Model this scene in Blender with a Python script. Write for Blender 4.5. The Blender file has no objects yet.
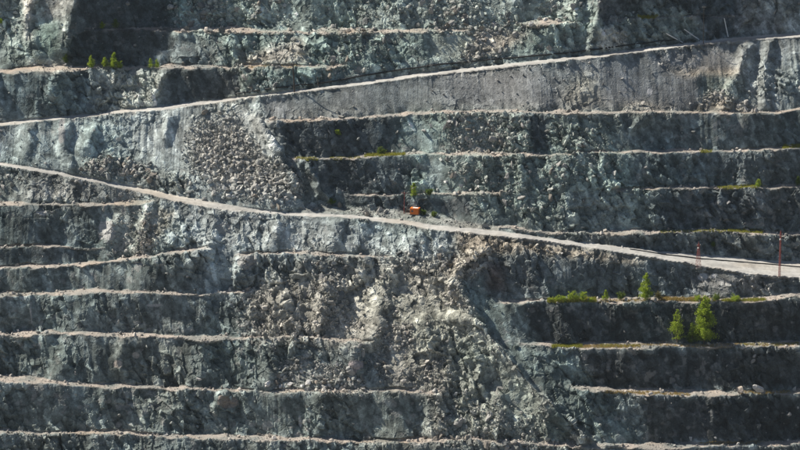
import bpy, math, random
import numpy as np
from mathutils import Vector, Matrix

random.seed(7)
RNG = np.random.default_rng(11)
scene = bpy.context.scene
COL = scene.collection

# ------------------------------------------------------------------ camera
PITCH = math.radians(13.0)          # looking down across the pit
HALF_W = 0.14                       # tan of half the horizontal field of view
DIST = 1000.0                       # metres to the opposite wall
CAM_Z = 310.0
cam_d = bpy.data.cameras.new('camera')
cam_d.sensor_width = 36.0
cam_d.lens = 18.0 / HALF_W
cam_d.clip_start = 1.0
cam_d.clip_end = 20000.0
cam = bpy.data.objects.new('camera', cam_d)
COL.objects.link(cam)
cam.location = (0, 0, CAM_Z)
cam.rotation_euler = (math.pi / 2 - PITCH, 0, 0)
scene.camera = cam

# ------------------------------------------------------------------ sky, sun, exposure
SUN = Vector((-0.64, 0.275, 0.72)).normalized()      # towards the sun: high, left, slightly behind the wall
sun_el = math.asin(SUN.z)
sun_az = math.atan2(SUN.x, SUN.y)
world = bpy.data.worlds.new('World')
scene.world = world
world.use_nodes = True
wn = world.node_tree
sky = wn.nodes.new('ShaderNodeTexSky')
sky.sky_type = 'NISHITA'
sky.sun_disc = False
sky.sun_elevation = sun_el
sky.sun_rotation = sun_az
sky.air_density = 1.0
sky.dust_density = 1.5
sky.ozone_density = 1.6
wn.links.new(sky.outputs[0], wn.nodes['Background'].inputs[0])
wn.nodes['Background'].inputs[1].default_value = 0.05
sl = bpy.data.lights.new('sun', 'SUN')
sl.energy = 5.0
sl.angle = math.radians(0.53)
sl.color = (1.0, 0.93, 0.82)
so = bpy.data.objects.new('sun', sl)
COL.objects.link(so)
so.rotation_euler = (-SUN).to_track_quat('-Z', 'Y').to_euler()
so.location = (0, 900, 500)
vs = scene.view_settings
vs.view_transform = 'Standard'
vs.look = 'None'
vs.gamma = 1.0
vs.use_curve_mapping = False
vs.exposure = 0.66

# ------------------------------------------------------------------ numpy noise
from concurrent.futures import ThreadPoolExecutor
POOL = ThreadPoolExecutor(4)
def _hash(ix, iy, iz, seed):
    h = (ix * np.uint32(374761393)) ^ (iy * np.uint32(668265263)) ^ (iz * np.uint32(2147483589)) ^ np.uint32(seed * 7919 + 13)
    h ^= h >> np.uint32(13); h *= np.uint32(1274126177)
    h ^= h >> np.uint32(16); h *= np.uint32(2246822519)
    h ^= h >> np.uint32(15)
    return h
K32 = np.float32(2.0 / 4294967295.0)
K10 = np.float32(2.0 / 1023.0)
def _fl(x):
    f = np.floor(x); return f, f.astype(np.int32).view(np.uint32)
def _vn(x, y, z, seed):
    xf, xi = _fl(x); yf, yi = _fl(y); zf, zi = _fl(z)
    fx = x - xf; fy = y - yf; fz = z - zf
    fx = fx * fx * (3 - 2 * fx); fy = fy * fy * (3 - 2 * fy); fz = fz * fz * (3 - 2 * fz)
    o = np.uint32(1)
    def c(a, b, d): return _hash(a, b, d, seed).astype(np.float32)
    x1 = xi + o; y1 = yi + o; z1 = zi + o
    def plane(d):
        a = c(xi, yi, d); a += fx * (c(x1, yi, d) - a)
        b = c(xi, y1, d); b += fx * (c(x1, y1, d) - b)
        return a + fy * (b - a)
    p = plane(zi); p += fz * (plane(z1) - p)
    return p * K32 - np.float32(1)
def _par(fn, x, y, z):
    x = np.asarray(x, np.float32); y = np.broadcast_to(np.asarray(y, np.float32), x.shape); z = np.broadcast_to(np.asarray(z, np.float32), x.shape)
    n = max(1, x.size // 60000)
    ch = np.array_split(np.arange(x.shape[0]), min(n, x.shape[0]))
    return np.concatenate(list(POOL.map(lambda c: fn(x[c[0]:c[-1] + 1], y[c[0]:c[-1] + 1], z[c[0]:c[-1] + 1]), ch)), axis=0)
def _fbm(x, y, z, octaves, seed, gain, ridged):
    a = 1.0; s = 0; tot = 0
    for o in range(octaves):
        f = np.float32(2.03 ** o)
        n = _vn(x * f + np.float32(17.3 * o), y * f - np.float32(5.1 * o), z * f + np.float32(9.7 * o), seed + o)
        if ridged: n = 1 - 2 * np.abs(n) * np.float32(1.3)
        s = s + np.float32(a) * n; tot += a; a *= gain
    return s / np.float32(tot)
def fbm(x, y, z, octaves=4, seed=0, gain=0.5, ridged=False):
    return _par(lambda a, b, c: _fbm(a, b, c, octaves, seed, gain, ridged), x, y, z)
def _fac(x, y, z, seed, tilt):
    """angular block noise: every cell is a randomly offset and tilted plane"""
    xf, xi = _fl(x); yf, yi = _fl(y); zf, zi = _fl(z)
    best = np.full(x.shape, 1e9, np.float32); bh = np.zeros(x.shape, np.uint32); bx = np.zeros(x.shape, np.float32); bz = np.zeros(x.shape, np.float32)
    m10 = np.uint32(1023)
    for dz in (-1, 0, 1):
        for dy in (-1, 0, 1):
            for dx in (-1, 0, 1):
                h = _hash(xi + np.uint32(dx % 2**32), yi + np.uint32(dy % 2**32), zi + np.uint32(dz % 2**32), seed)
                ex = x - (xf + np.float32(dx + .05)) - (h & m10) * np.float32(.9 / 1023)
                ey = y - (yf + np.float32(dy + .05)) - ((h >> np.uint32(10)) & m10) * np.float32(.9 / 1023)
                ez = z - (zf + np.float32(dz + .05)) - ((h >> np.uint32(20)) & m10) * np.float32(.9 / 1023)
                ex = ex.astype(np.float32); ez = ez.astype(np.float32)
                d = (ex * ex + ey * ey + ez * ez).astype(np.float32)
                m = d < best
                best[m] = d[m]; bh[m] = h[m]; bx[m] = ex[m]; bz[m] = ez[m]
    h2 = _hash(bh, bh >> np.uint32(7), bh >> np.uint32(3), seed + 9)
    r = [((h2 >> np.uint32(k)) & m10).astype(np.float32) * K10 - 1 for k in (0, 10, 20)]
    return r[0] + np.float32(tilt * 2) * (r[1] * bx + r[2] * bz)
def facets(x, y, z, seed=0, tilt=0.8):
    return _par(lambda a, b, c: _fac(a, b, c, seed, tilt), x, y, z)

# ------------------------------------------------------------------ layout of the wall
# Positions are surveyed in photo units (800 x 450); each gives a direction only,
# depth is integrated up the wall from the slope of what lies there.
GX0, GX1, GY0, GY1 = -170.0, 970.0, -120.0, 570.0
DX, DY = 1.0, 0.5
gx = np.arange(GX0, GX1 + .01, DX); gy = np.arange(GY0, GY1 + .01, DY)
NX, NY = len(gx), len(gy)
UX, VY = np.meshgrid(gx, gy)
UX = UX.astype(np.float32); VY = VY.astype(np.float32)
jx = 1.3 * fbm(UX / 9, VY / 9, 3.0, 3, 40); jy = 1.1 * fbm(UX / 8, VY / 8, 7.0, 3, 50)
U = UX + jx * 2; V = VY + jy

JW = 2.2 * fbm(UX / 13, VY / 13, 1.5, 3, 61)
ZX = UX + 2 * JW; ZY = VY + 1.4 * JW
def polymask(poly, soft=3.0):
    """soft polygon mask on its own window of the layout grid"""
    xs = [p[0] for p in poly]; ys = [p[1] for p in poly]; pad = 2 * soft + 8
    i0 = max(0, int((min(xs) - pad - GX0) / DX)); i1 = min(NX, int((max(xs) + pad - GX0) / DX) + 2)
    j0 = max(0, int((min(ys) - pad - GY0) / DY)); j1 = min(NY, int((max(ys) + pad - GY0) / DY) + 2)
    w = (slice(j0, j1), slice(i0, i1))
    X = ZX[w]; Y = ZY[w]
    m = np.zeros(X.shape, bool)
    n = len(poly)
    for i in range(n):
        x0, y0 = poly[i]; x1, y1 = poly[(i + 1) % n]
        if y0 == y1: continue
        m ^= ((y0 > Y) != (y1 > Y)) & (X < (x1 - x0) * (Y - y0) / (y1 - y0) + x0)
    m = m.astype(np.float32)
    return w, (blur(m, soft) if soft > 0 else m)

def blur(m, r):
    for _ in range(2):
        kx = max(1, int(r / DX)); ky = max(1, int(r / DY))
        for ax, k in ((1, kx), (0, ky)):
            pad = [(0, 0), (0, 0)]; pad[ax] = (k + 1, k)
            c = np.cumsum(np.pad(m, pad, mode='edge'), axis=ax, dtype=np.float64)
            sl_hi = [slice(None)] * 2; sl_lo = [slice(None)] * 2
            sl_hi[ax] = slice(2 * k + 1, None); sl_lo[ax] = slice(0, -(2 * k + 1))
            m = ((c[tuple(sl_hi)] - c[tuple(sl_lo)]) / (2 * k + 1)).astype(np.float32)
    return m

THETA = np.full(UX.shape, 61.0, np.float32) + 4 * fbm(UX / 40, VY / 25, 0.0, 3, 5)
YAW = 10 * fbm(UX / 45, VY / 60, 4.0, 3, 6)
YAWN = 26 * fbm(UX / 24, VY / 45, 8.0, 3, 16)
ROUGH = np.full(UX.shape, 1.0, np.float32)
RUB = np.full(UX.shape, 0.02, np.float32)
STREAK = np.full(UX.shape, 0.3, np.float32)
SLATE = (0.150, 0.172, 0.180)
ALB = np.zeros(UX.shape + (3,), np.float32) + np.array(SLATE, np.float32)

def zone(poly, theta=None, yaw=None, col=None, rough=None, rub=None, streak=None, soft=4.0, amt=1.0):
    w, m = polymask(poly, soft)
    m = m * amt
    for A, v in ((THETA, theta), (YAW, yaw), (ROUGH, rough), (RUB, rub), (STREAK, streak)):
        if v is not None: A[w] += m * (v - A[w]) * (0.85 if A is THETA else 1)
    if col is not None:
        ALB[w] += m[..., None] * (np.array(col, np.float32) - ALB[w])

SHADE_ROCK = (0.112, 0.128, 0.142); TEAL = (0.165, 0.205, 0.200); PALEB = (0.215, 0.240, 0.250); GREY = (0.185, 0.187, 0.193)  # first tone is rock with the shade of steep faces put into it
BROWN = (0.220, 0.206, 0.190); DUST = (0.345, 0.306, 0.268); ROAD = (0.375, 0.37, 0.352); GREEN = (0.165, 0.21, 0.185)
B = -120
# tiers above the upper road
zone([(150, B), (610, B), (600, 30), (540, 56), (345, 76), (225, 95), (215, 40), (150, 30)], 56, -6, TEAL, 1.25, 0.22, .2, 8)
zone([(180, B), (600, B), (590, 20), (470, 30), (190, 30)], 53, -8, (.205, .232, .225), 1.35, .42, .1, 6)
zone([(70, B), (165, B), (172, 29), (150, 67), (66, 67), (70, 30)], 71, 22, (.098, .112, .122), .5, .01, .5, 3)  # dark tone holds part of this steep face's shade
zone([(600, B), (745, B), (742, 38), (680, 42), (620, 45), (600, 25)], 69, 18, SHADE_ROCK, .9, .01, .6, 4)
zone([(160, 72), (242, 70), (240, 97), (160, 107)], 70, 24, SHADE_ROCK, .6, .01, .5, 3)
zone([(0, 78), (62, 75), (92, 73), (90, 112), (0, 118)], 65, 10, (.14, .17, .18), .9, .01, .6, 4)
zone([(-170, 78), (0, 78), (0, 118), (-170, 130)], 65, 10, (.14, .17, .18), .9, .01, .6, 4)
zone([(95, 72), (165, 72), (158, 107), (92, 112)], 54, -14, (.24, .25, .24), 1.1, .1, .4, 4)
zone([(228, 68), (300, 34), (312, 66)], 44, -6, BROWN, .9, .85, .0, 4)
zone([(470, 30), (530, 30), (500, 55), (460, 62)], 46, -8, BROWN, .9, .7, .0, 4)
zone([(425, 33), (475, 33), (462, 60), (432, 60)], 52, -4, (.26, .28, .26), .5, .1, .3, 4)
zone([(20, 58), (48, 52), (75, 70), (40, 72)], 36, 0, DUST, .5, .25, 0, 3)
zone([(0, 0), (70, 0), (66, 62), (0, 66)], 56, -6, (.19, .215, .21), 1.1, .1, .4, 4)
zone([(24, B), (36, 0), (30, 14), (28, 30), (34, 38), (26, 40), (23, 14)], 48, -22, (.33, .31, .29), .8, .05, .3, 2)
zone([(56, B), (74, B), (76, 0), (68, 22), (66, 40), (58, 42), (62, 20), (42, 16), (48, 6)], 50, -20, (.25, .245, .235), 1.2, .05, .3, 3)
zone([(36, 24), (60, 22), (58, 50), (50, 60), (36, 50)], 58, -4, (.16, .20, .185), .6, .02, .3, 4)
zone([(640, 0), (690, 12), (700, 36), (620, 46), (605, 30)], 64, 8, (.15, .18, .18), .9, .05, .4, 5)
zone([(596, 28), (625, 32), (625, 50), (598, 52)], 46, -10, (.30, .28, .25), .9, .4, 0, 3)
zone([(745, B), (800, B), (800, 34), (735, 38)], 58, -10, (.20, .20, .20), 1.1, .08, .9, 4)
# fill slope below the upper road
zone([(262, 100), (300, 95), (400, 81), (600, 60), (700, 48), (800, 40), (970, 30), (970, 108), (800, 110), (420, 114), (268, 121)], 47, 3, (.188, .192, .203), .18, .012, .35, 5)
zone([(300, 97), (540, 70), (540, 108), (300, 116)], 47, 3, (.186, .189, .199), .12, .008, .3, 10)
zone([(290, 110), (400, 104), (690, 101), (690, 112), (420, 114), (290, 120)], 44, 0, BROWN, .4, .1, .1, 4, .35)
zone([(560, 90), (590, 70), (610, 108), (560, 110)], 45, 4, BROWN, .5, .08, .2, 6)
zone([(665, 70), (770, 68), (765, 74), (690, 78)], 34, -4, (.25, .22, .19), .5, .15, .0, 3)
zone([(700, 76), (765, 74), (750, 110), (700, 110)], 58, 6, (.16, .195, .195), 1.0, .05, .7, 4)
zone([(735, 45), (970, 38), (970, 108), (745, 108)], 54, -4, (.20, .215, .22), .8, .05, 1.0, 12)
zone([(690, 112), (700, 95), (720, 92), (760, 112)], 38, -6, BROWN, .8, .75, 0, 3)
zone([(610, 112), (640, 100), (680, 112)], 40, -2, BROWN, .6, .2, 0, 4)
# slopes between the two roads, left
zone([(-170, 135), (0, 127), (125, 114), (262, 100), (270, 150), (300, 205), (200, 200), (100, 180), (0, 162), (-170, 150)], 46, -8, PALEB, .7, .05, .6, 4)
zone([(130, 116), (200, 108), (200, 180), (130, 175)], 45, -10, (.24, .26, .268), .55, .02, .8, 8)
zone([(80, 165), (105, 158), (190, 178), (190, 196), (85, 176)], 42, 0, (.17, .18, .175), 1.2, .6, 0, 4)
zone([(192, 122), (238, 117), (262, 142), (285, 170), (300, 196), (270, 200), (215, 186), (190, 165)], 39, -2, (.222, .215, .207), .5, 1.0, 0, 9)
zone([(240, 110), (266, 118), (285, 150), (270, 160), (245, 130)], 49, -12, (.25, .265, .275), .4, .03, .5, 3)
# benches between the roads, right
zone([(270, 124), (400, 117), (400, 153), (300, 158), (286, 148)], 71, 22, SHADE_ROCK, .7, .01, .4, 3)
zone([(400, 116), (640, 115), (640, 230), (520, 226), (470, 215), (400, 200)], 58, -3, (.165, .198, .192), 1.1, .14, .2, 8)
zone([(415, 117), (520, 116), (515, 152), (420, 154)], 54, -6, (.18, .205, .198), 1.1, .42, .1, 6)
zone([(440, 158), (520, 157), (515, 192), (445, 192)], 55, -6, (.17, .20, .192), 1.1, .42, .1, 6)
zone([(322, 161), (415, 158), (408, 194), (340, 196), (318, 185)], 71, 22, SHADE_ROCK, .7, .01, .4, 3)
zone([(345, 198), (470, 197), (472, 216), (420, 212), (345, 204)], 69, 18, SHADE_ROCK, .7, .01, .4, 3)
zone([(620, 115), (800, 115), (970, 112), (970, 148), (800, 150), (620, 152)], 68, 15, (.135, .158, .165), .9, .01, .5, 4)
zone([(528, 115), (548, 115), (548, 148), (534, 148)], 72, 35, SHADE_ROCK, .6, .01, .4, 2)
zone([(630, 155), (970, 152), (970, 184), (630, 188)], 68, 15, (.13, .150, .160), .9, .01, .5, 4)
zone([(655, 193), (970, 190), (970, 230), (655, 230)], 69, 17, SHADE_ROCK, .9, .01, .6, 5)
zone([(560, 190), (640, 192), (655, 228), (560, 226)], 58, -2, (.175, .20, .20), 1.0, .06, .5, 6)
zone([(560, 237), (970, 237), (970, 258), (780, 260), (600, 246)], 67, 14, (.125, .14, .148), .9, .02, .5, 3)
zone([(405, 120), (425, 120), (440, 150), (410, 150)], 50, -10, (.22, .25, .26), .5, .05, .3, 5)
zone([(425, 160), (445, 160), (440, 192), (425, 192)], 53, -12, (.21, .24, .25), .6, .05, .3, 5)
zone([(455, 118), (500, 116), (490, 150), (440, 152)], 50, -6, (.20, .22, .21), 1.0, .3, .1, 5)
zone([(305, 203), (345, 206), (400, 209.5), (430, 213), (470, 223), (500, 229), (500, 232), (455, 228.5), (400, 220.5), (350, 216), (305, 213)], 4, 0, (.178, .18, .178), .5, .3, 0, 1.5)
# left lower benches
zone([(-170, 208), (125, 208), (105, 246), (-170, 246)], 66, 8, (.135, .158, .165), .9, .01, .6, 5)
zone([(-170, 250), (150, 250), (130, 258), (0, 267), (-170, 267)], 66, 8, (.12, .135, .145), .8, .01, .5, 3)
zone([(-170, 271), (130, 263), (200, 252), (215, 290), (-170, 292)], 65, 6, (.15, .165, .17), 1.0, .02, .7, 4)
zone([(-170, 297), (200, 298), (230, 330), (-170, 332)], 64, 4, (.152, .172, .175), 1.0, .02, .7, 4)
zone([(-170, 338), (350, 342), (300, 388), (90, 384), (-170, 376)], 65, 6, (.145, .165, .165), 1.0, .02, .6, 4)
zone([(-170, 385), (440, 394), (440, 437), (-170, 432)], 65, 6, (.145, .168, .168), 1.0, .02, .5, 4)
zone([(-170, 440), (600, 448), (600, 570), (-170, 570)], 65, 6, (.145, .168, .168), 1.0, .02, .5, 4)
zone([(0, 170), (140, 190), (150, 200), (0, 202), (-170, 200), (-170, 160)], 49, 2, (.185, .19, .19), .9, .1, .5, 3)
zone([(110, 205), (150, 203), (180, 215), (150, 255), (110, 255)], 55, -8, (.20, .205, .20), 1.0, .12, .3, 6)
# slope below the lower road
zone([(140, 200), (200, 208), (300, 218), (460, 234), (470, 255), (400, 262), (385, 255), (240, 252), (215, 285), (200, 250), (160, 245)], 45, -8, (.235, .255, .265), .7, .04, .5, 5)
zone([(150, 205), (178, 212), (150, 255), (135, 255)], 44, -10, BROWN, .9, .3, 0, 3)
zone([(205, 250), (245, 250), (225, 300), (205, 292)], 52, -2, (.215, .24, .252), .5, .03, .4, 5)
zone([(242, 258), (395, 260), (385, 272), (330, 275), (240, 280)], 62, 4, (.17, .185, .19), 1.2, .1, .3, 3)
# big slide in the middle
zone([(245, 292), (340, 268), (400, 262), (455, 270), (492, 325), (540, 385), (600, 442), (420, 440), (445, 395), (400, 380), (370, 348), (250, 336)], 43, -8, (.222, .210, .195), 1.35, .45, 0, 12)
zone([(400, 262), (460, 266), (480, 300), (440, 330), (390, 330)], 40, -8, BROWN, 1.0, .7, 0, 10)
zone([(245, 295), (330, 300), (380, 290), (370, 335), (250, 336)], 41, -8, BROWN, 1.0, .65, 0, 10)
zone([(370, 345), (445, 350), (455, 390), (395, 392)], 40, -4, BROWN, 1.0, .9, 0, 8)
zone([(268, 392), (280, 368), (300, 358), (350, 370), (372, 392)], 40, 0, (.19, .195, .19), .8, .65, 0, 4)
zone([(455, 340), (500, 345), (540, 395), (560, 440), (440, 440)], 46, -6, (.196, .206, .192), 1.3, .28, .1, 8)
zone([(545, 440), (548, 405), (566, 408), (572, 440)], 70, 25, (.13, .155, .155), .6, .02, .5, 3)
zone([(480, 285), (560, 303), (540, 345), (505, 340), (478, 310)], 55, 8, (.165, .19, .19), 1.0, .1, .2, 4)
zone([(520, 348), (580, 352), (640, 440), (600, 440), (560, 400)], 54, 6, (.165, .19, .185), 1.0, .12, .2, 5)
zone([(447, 256), (470, 264), (500, 300), (512, 342), (492, 334), (468, 302)], 60, 22, (.165, .195, .195), .7, .03, .1, 3)
zone([(494, 338), (520, 345), (565, 352), (605, 394), (640, 440), (600, 440), (545, 392)], 60, 26, (.15, .18, .178), .8, .05, .1, 2.5)
# right lower benches, the faces' shade deepened in their colour
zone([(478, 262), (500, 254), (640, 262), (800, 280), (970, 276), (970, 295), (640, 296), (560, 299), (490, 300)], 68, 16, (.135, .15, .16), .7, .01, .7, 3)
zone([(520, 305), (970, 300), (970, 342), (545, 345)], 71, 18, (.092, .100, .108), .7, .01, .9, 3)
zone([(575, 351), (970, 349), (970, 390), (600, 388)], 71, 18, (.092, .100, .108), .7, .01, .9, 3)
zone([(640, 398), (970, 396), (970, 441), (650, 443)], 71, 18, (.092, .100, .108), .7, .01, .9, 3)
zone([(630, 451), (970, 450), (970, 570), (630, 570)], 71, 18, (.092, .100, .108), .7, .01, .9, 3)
zone([(455, 232), (530, 240), (600, 252), (650, 259), (640, 264), (540, 255), (490, 252), (460, 256)], 37, -4, (.215, .19, .165), 1.0, .12, 0, 3)
zone([(448, 258), (480, 248), (500, 252), (470, 280), (450, 285)], 46, -20, (.25, .228, .205), .9, .35, 0, 3)
zone([(485, 262), (505, 262), (505, 292), (488, 290)], None, None, (.155, .13, .125), None, None, None, 3)
zone([(690, 270), (775, 276), (760, 296), (690, 292)], 60, -2, (.17, .17, .175), 1.2, .1, .1, 5)

YAW = YAW + YAWN * np.clip(ROUGH, .2, 1)
THETA = THETA + 7 * fbm(UX / 16, VY / 14, 2.0, 3, 26) * np.clip(ROUGH, .1, 1)
lum = ALB.mean(axis=-1, keepdims=True)
ALB = ALB * np.minimum((lum / .2) ** 1.1 * 1.25, 1.42) * np.array((.97, 1.0, .952), np.float32)  # light and shade contrast put into colour: shaded faces darker, sunlit slopes paler

# ---- ledges: x, upper edge, lower edge (photo units)
LEDGES = [
 ('ledge', 'narrow dusty ledge along the foot of the uppermost rubbly rock face', [(88,28.5,30),(140,28.5,31.2),(200,27.5,32),(250,28,33),(300,29,34),(350,29,33),(400,29.5,33),(470,29,32)], 1),
 ('ledge', 'short blocky ledge with pale boulders above the upper haul road', [(515,21,25),(550,20,24),(588,21,23)], 1),
 ('ledge', 'shaded ledge with green tuft above the leaning white poles', [(605,19,20.5),(650,17.5,19),(700,16.5,18),(742,16,17.5)], 0),
 ('ledge', 'dusty ledge with small conifers above the rising upper haul road', [(-170,71,79),(0,68.5,75.5),(25,68,72.5),(60,65.5,71.5),(78,67,71),(100,67,69),(150,66,69.5),(200,66,69.5),(250,66,70.2),(300,66,69.6),(345,65,68)], 1),
 ('road_up', 'pale haul road rising to the right across the upper wall', [(-170,135,141),(0,122.5,126),(50,118,121.5),(100,112.8,116.5),(125,109.4,113),(150,107,111.5),(200,101.5,105.5),(250,96,99),(300,90,93),(350,83.5,86.5),(400,75.7,79.5),(450,69.7,73.5),(500,64.2,68),(550,58.7,62.5),(600,53.7,57.5),(650,47,50.8),(700,41.2,45),(750,36,40),(800,33,37),(970,22,26)], 3),
 ('road_low', 'broad pale haul road descending to the right past the orange cabin', [(-170,140,143.5),(0,162.3,166),(50,170,174),(75,175,179.5),(100,180.5,184.5),(150,189.5,195),(175,195,202),(200,199.5,206),(230,205,211),(270,211,214.8),(300,212.6,216.2),(350,215,219.2),(400,219.2,224),(430,224.3,229.5),(455,227.2,232),(500,231,236),(530,234.5,239.5),(560,239,243.5),(600,244,249.2),(650,249.5,257),(700,254.5,266),(750,258.5,274),(780,261,277.5),(800,262,278),(970,272,292)], 1.5),
 ('ledge', 'dusty ledge at the foot of the smooth grey fill slope', [(266,120,123.4),(300,119,122),(350,116.8,119.5),(400,113,116),(450,110.8,113.5),(500,110,112.6),(550,111,114.3),(600,111,114.4),(650,110.8,114),(700,110.8,114),(780,110.8,114.2),(800,107,110),(970,100,104)], 1),
 ('ledge', 'continuous dusty ledge with grass patches over the middle benches', [(290,157.5,160),(320,157,160),(350,156,159),(380,154.2,157.2),(400,153,157),(450,152.3,155.6),(500,152.5,157),(530,152,156),(550,153.5,156.2),(600,151.3,154.6),(640,150,153.8),(700,150,153),(740,149.5,153),(770,148,151),(800,146,150),(970,140,144)], 1),
 ('ledge', 'narrow broken ledge above the orange cabin', [(345,193.5,196),(385,195,197),(420,193.6,195.8),(450,192.4,194.8),(480,191.8,194),(508,191.5,193)], 1),
 ('ledge', 'thin wavy ledge with green bushes on the dark benches', [(612,190,191.5),(630,189.5,192),(660,187.8,191),(690,185.8,188.8),(720,185.8,188.6),(760,186.5,189.8),(800,184.5,189),(970,178,182)], 1.5),
 ('ledge', 'grassy bench strip branching off above the lower haul road', [(492,224,227.5),(515,226.5,230.5),(545,231.5,234.5),(600,231.5,235),(650,231,234.2),(700,229.5,233.6),(750,231.2,235),(780,233,236.2),(800,232,235.2),(970,228,231)], 1.5),
 ('ledge', 'ledge with the green trees below the lower haul road', [(500,300.5,303.5),(520,301,303.6),(550,299.5,302),(570,299.5,303),(600,298.8,302.6),(650,297,302.4),(700,298,303),(750,298.5,303),(775,296,300),(800,293,297),(970,280,284)], 2),
 ('ledge', 'ledge with dry yellow grass beneath the tall green tree', [(522,343,345),(545,343.5,346.5),(555,344,349.6),(600,344,349),(650,343.5,349),(700,344,349),(750,343,347.3),(800,342.5,347.5),(970,338,343)], 2),
 ('ledge', 'ledge carrying two big pale boulders', [(570,386,388.5),(600,387.5,392),(640,390,396),(700,392,397),(720,392.5,396.5),(760,391,395),(800,390.5,394),(970,386,390)], 3),
 ('ledge', 'lowest ledge below the dark drilled face', [(600,443,446),(650,444.5,450),(700,444,449),(750,443,448),(800,441,447),(970,436,442)], 3),
 ('ledge', 'pale dusty ledge just below the descending haul road', [(-170,198,202),(0,202.2,206),(50,203,206.5),(100,203,207),(140,201.5,204.6),(155,200,202)], 1),
 ('ledge', 'short thin ledge ending in a dark face', [(-170,244,248),(0,246,250),(40,245.5,248.3),(60,246,247.8),(105,248,249)], 1),
 ('ledge', 'thin ledge rising towards the slide', [(-170,270,274),(0,266,270.5),(50,265,268.2),(100,261,263.8),(130,257,260),(170,253,255.8),(208,247.5,250)], 1.5),
 ('ledge', 'rubble strewn ledge above the slide with jutting blocks', [(238,254.5,257),(260,253,256),(300,252,255.2),(350,254,258),(388,256,259)], 1),
 ('ledge', 'long wavy dusty ledge on the lower benches', [(-170,295,299),(0,293,296.6),(50,293,296),(100,289.5,293.6),(140,291,295),(170,292,295.6),(200,293,296),(230,290,293),(252,290.5,292.5)], 1.5),
 ('ledge', 'dusty ledge running into the slide debris', [(-170,336,341),(0,334,337.4),(50,330.5,335.2),(80,331,336),(100,333.5,337),(150,333,337),(200,336,340.5),(250,336.8,340.2),(280,336,338.6),(325,336,341),(345,339.5,345),(372,341,344)], 2),
 ('ledge', 'wide sandy ledge leading to a pile of boulders', [(-170,368,378),(0,374,384.5),(30,377,384.6),(60,380,386.5),(90,384,388.6),(115,382.5,389),(150,386,389.4),(205,388.5,391.3),(270,390.5,393.5),(320,389.8,393),(370,390.6,393.5),(400,390,393),(442,391,394)], 2),
 ('ledge', 'sandy ledge along the bottom of the slide', [(-170,430,434),(0,431,434.6),(50,432.5,436),(100,431.5,435.6),(130,432,436.2),(170,436,440),(200,435.5,440),(250,436,441),(300,437,442),(350,439.5,444),(400,440,445),(430,438,443),(460,437,442),(500,440,445),(550,442.5,447),(602,445,448.5)], 2),
]
COVER = np.zeros((len(LEDGES),) + UX.shape, np.float32)
BERM = np.zeros(UX.shape, np.float32)
def fbm1(scale, b, c, o, seed, gain=.5):
    x = (gx / scale).astype(np.float32)[None, :]
    return fbm(x, np.full_like(x, b), c, o, seed, gain)
for k, (kind, lab, pts, inner) in enumerate(LEDGES):
    p = np.array(pts, np.float32)
    isroad = kind.startswith('road')
    w = slice(max(0, int((p[:, 1].min() - 14 - GY0) / DY)), min(NY, int((p[:, 2].max() + 16 - GY0) / DY)))
    ux = UX[w]; vy = VY[w]; alb = ALB[w]
    Uk, Vk = (ux + jx[w], vy + .35 * jy[w]) if isroad else (U[w], V[w])
    # ledges are bitten into, pinch and swell along their length
    bite = .5 * fbm1(6, k * 3.1, 2.2, 3, 70) if isroad else 2.2 * fbm1(9, k * 3.1, 2.2, 4, 70, .6)
    tb = 0 if isroad else 2.2 * fbm1(13, k * 5.3, 1.2, 3, 72)
    top = np.interp(Uk, p[:, 0], p[:, 1]) - (0 if isroad else inner * .6) + tb
    bot = np.interp(Uk, p[:, 0], p[:, 2]) + bite - (0 if isroad else .3)
    if not isroad:
        wq = np.clip(.8 + 1.5 * fbm1(22, k * 9.7, 5.2, 3, 74), .58, 1.15)
        cc_ = .5 * (top + bot); top = cc_ + (top - cc_) * wq; bot = cc_ + (bot - cc_) * wq
    c = (np.clip((Vk - top) / .8 + .5, 0, 1) * np.clip((bot - Vk) / .8 + .5, 0, 1)).astype(np.float32)
    for e, sg in ((p[0, 0], 1), (p[-1, 0], -1)):
        if -100 < e < 900:
            c = c * np.clip((Uk - e) * sg / 10 + .5, 0, 1)
    COVER[k][w] = c
    here = (c.max(axis=0) > .1)[None, :]
    if isroad:
        BERM[w] = np.maximum(BERM[w], np.exp(-((Vk - bot + .3) / .9) ** 2) * np.clip(.1 + 1.5 * fbm(ux / 11, vy / 6, k * 2.2, 4, 91, gain=.65), 0, 1.0) * here)
        alb += c[..., None] * (np.array(ROAD, np.float32) * (1 + .42 * fbm(ux / 30, (Vk - bot) / 1.1, k * 1.3, 3, 87))[..., None] - alb)
        # dust and spill just below the road edge
        spill = np.clip(1 - (Vk - bot) / 5, 0, 1) * (Vk > bot) * .45
        alb += (spill * np.clip(.6 + fbm(ux / 6, vy / 14, 3., 3, 77), 0, 1))[..., None] * (np.array((.27, .25, .225), np.float32) - alb)
    else:
        BERM[w] = np.maximum(BERM[w], .5 * np.exp(-((Vk - bot + .4) / .8) ** 2) * np.clip(-.1 + 1.6 * fbm(ux / 5, vy / 5, k * 2.2, 3, 92), 0, 1) * here)
        nn = np.clip(.72 + 1.1 * fbm(ux / 14, vy / 5, k * 1.7, 4, 88), .12, 1)
        alb += (c * nn)[..., None] * (np.array(DUST, np.float32) - alb)
        spill = np.clip(1 - (Vk - bot) / 4, 0, 1) * (Vk > bot) * here * .30
        alb += (spill * np.clip(.3 + 1.2 * fbm(ux / 5, vy / 18, 3., 3, 79), 0, 1))[..., None] * (np.array((.30, .27, .24), np.float32) - alb)
COV = COVER.max(axis=0)
bm_ = np.clip(BERM, 0, 1)[..., None]
ALB += .75 * bm_ * (np.array((.25, .225, .20), np.float32) * (1 + .4 * fbm(UX / 2.5, VY / 2.5, 4., 2, 93))[..., None] - ALB)
LID = COVER.argmax(axis=0)
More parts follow.
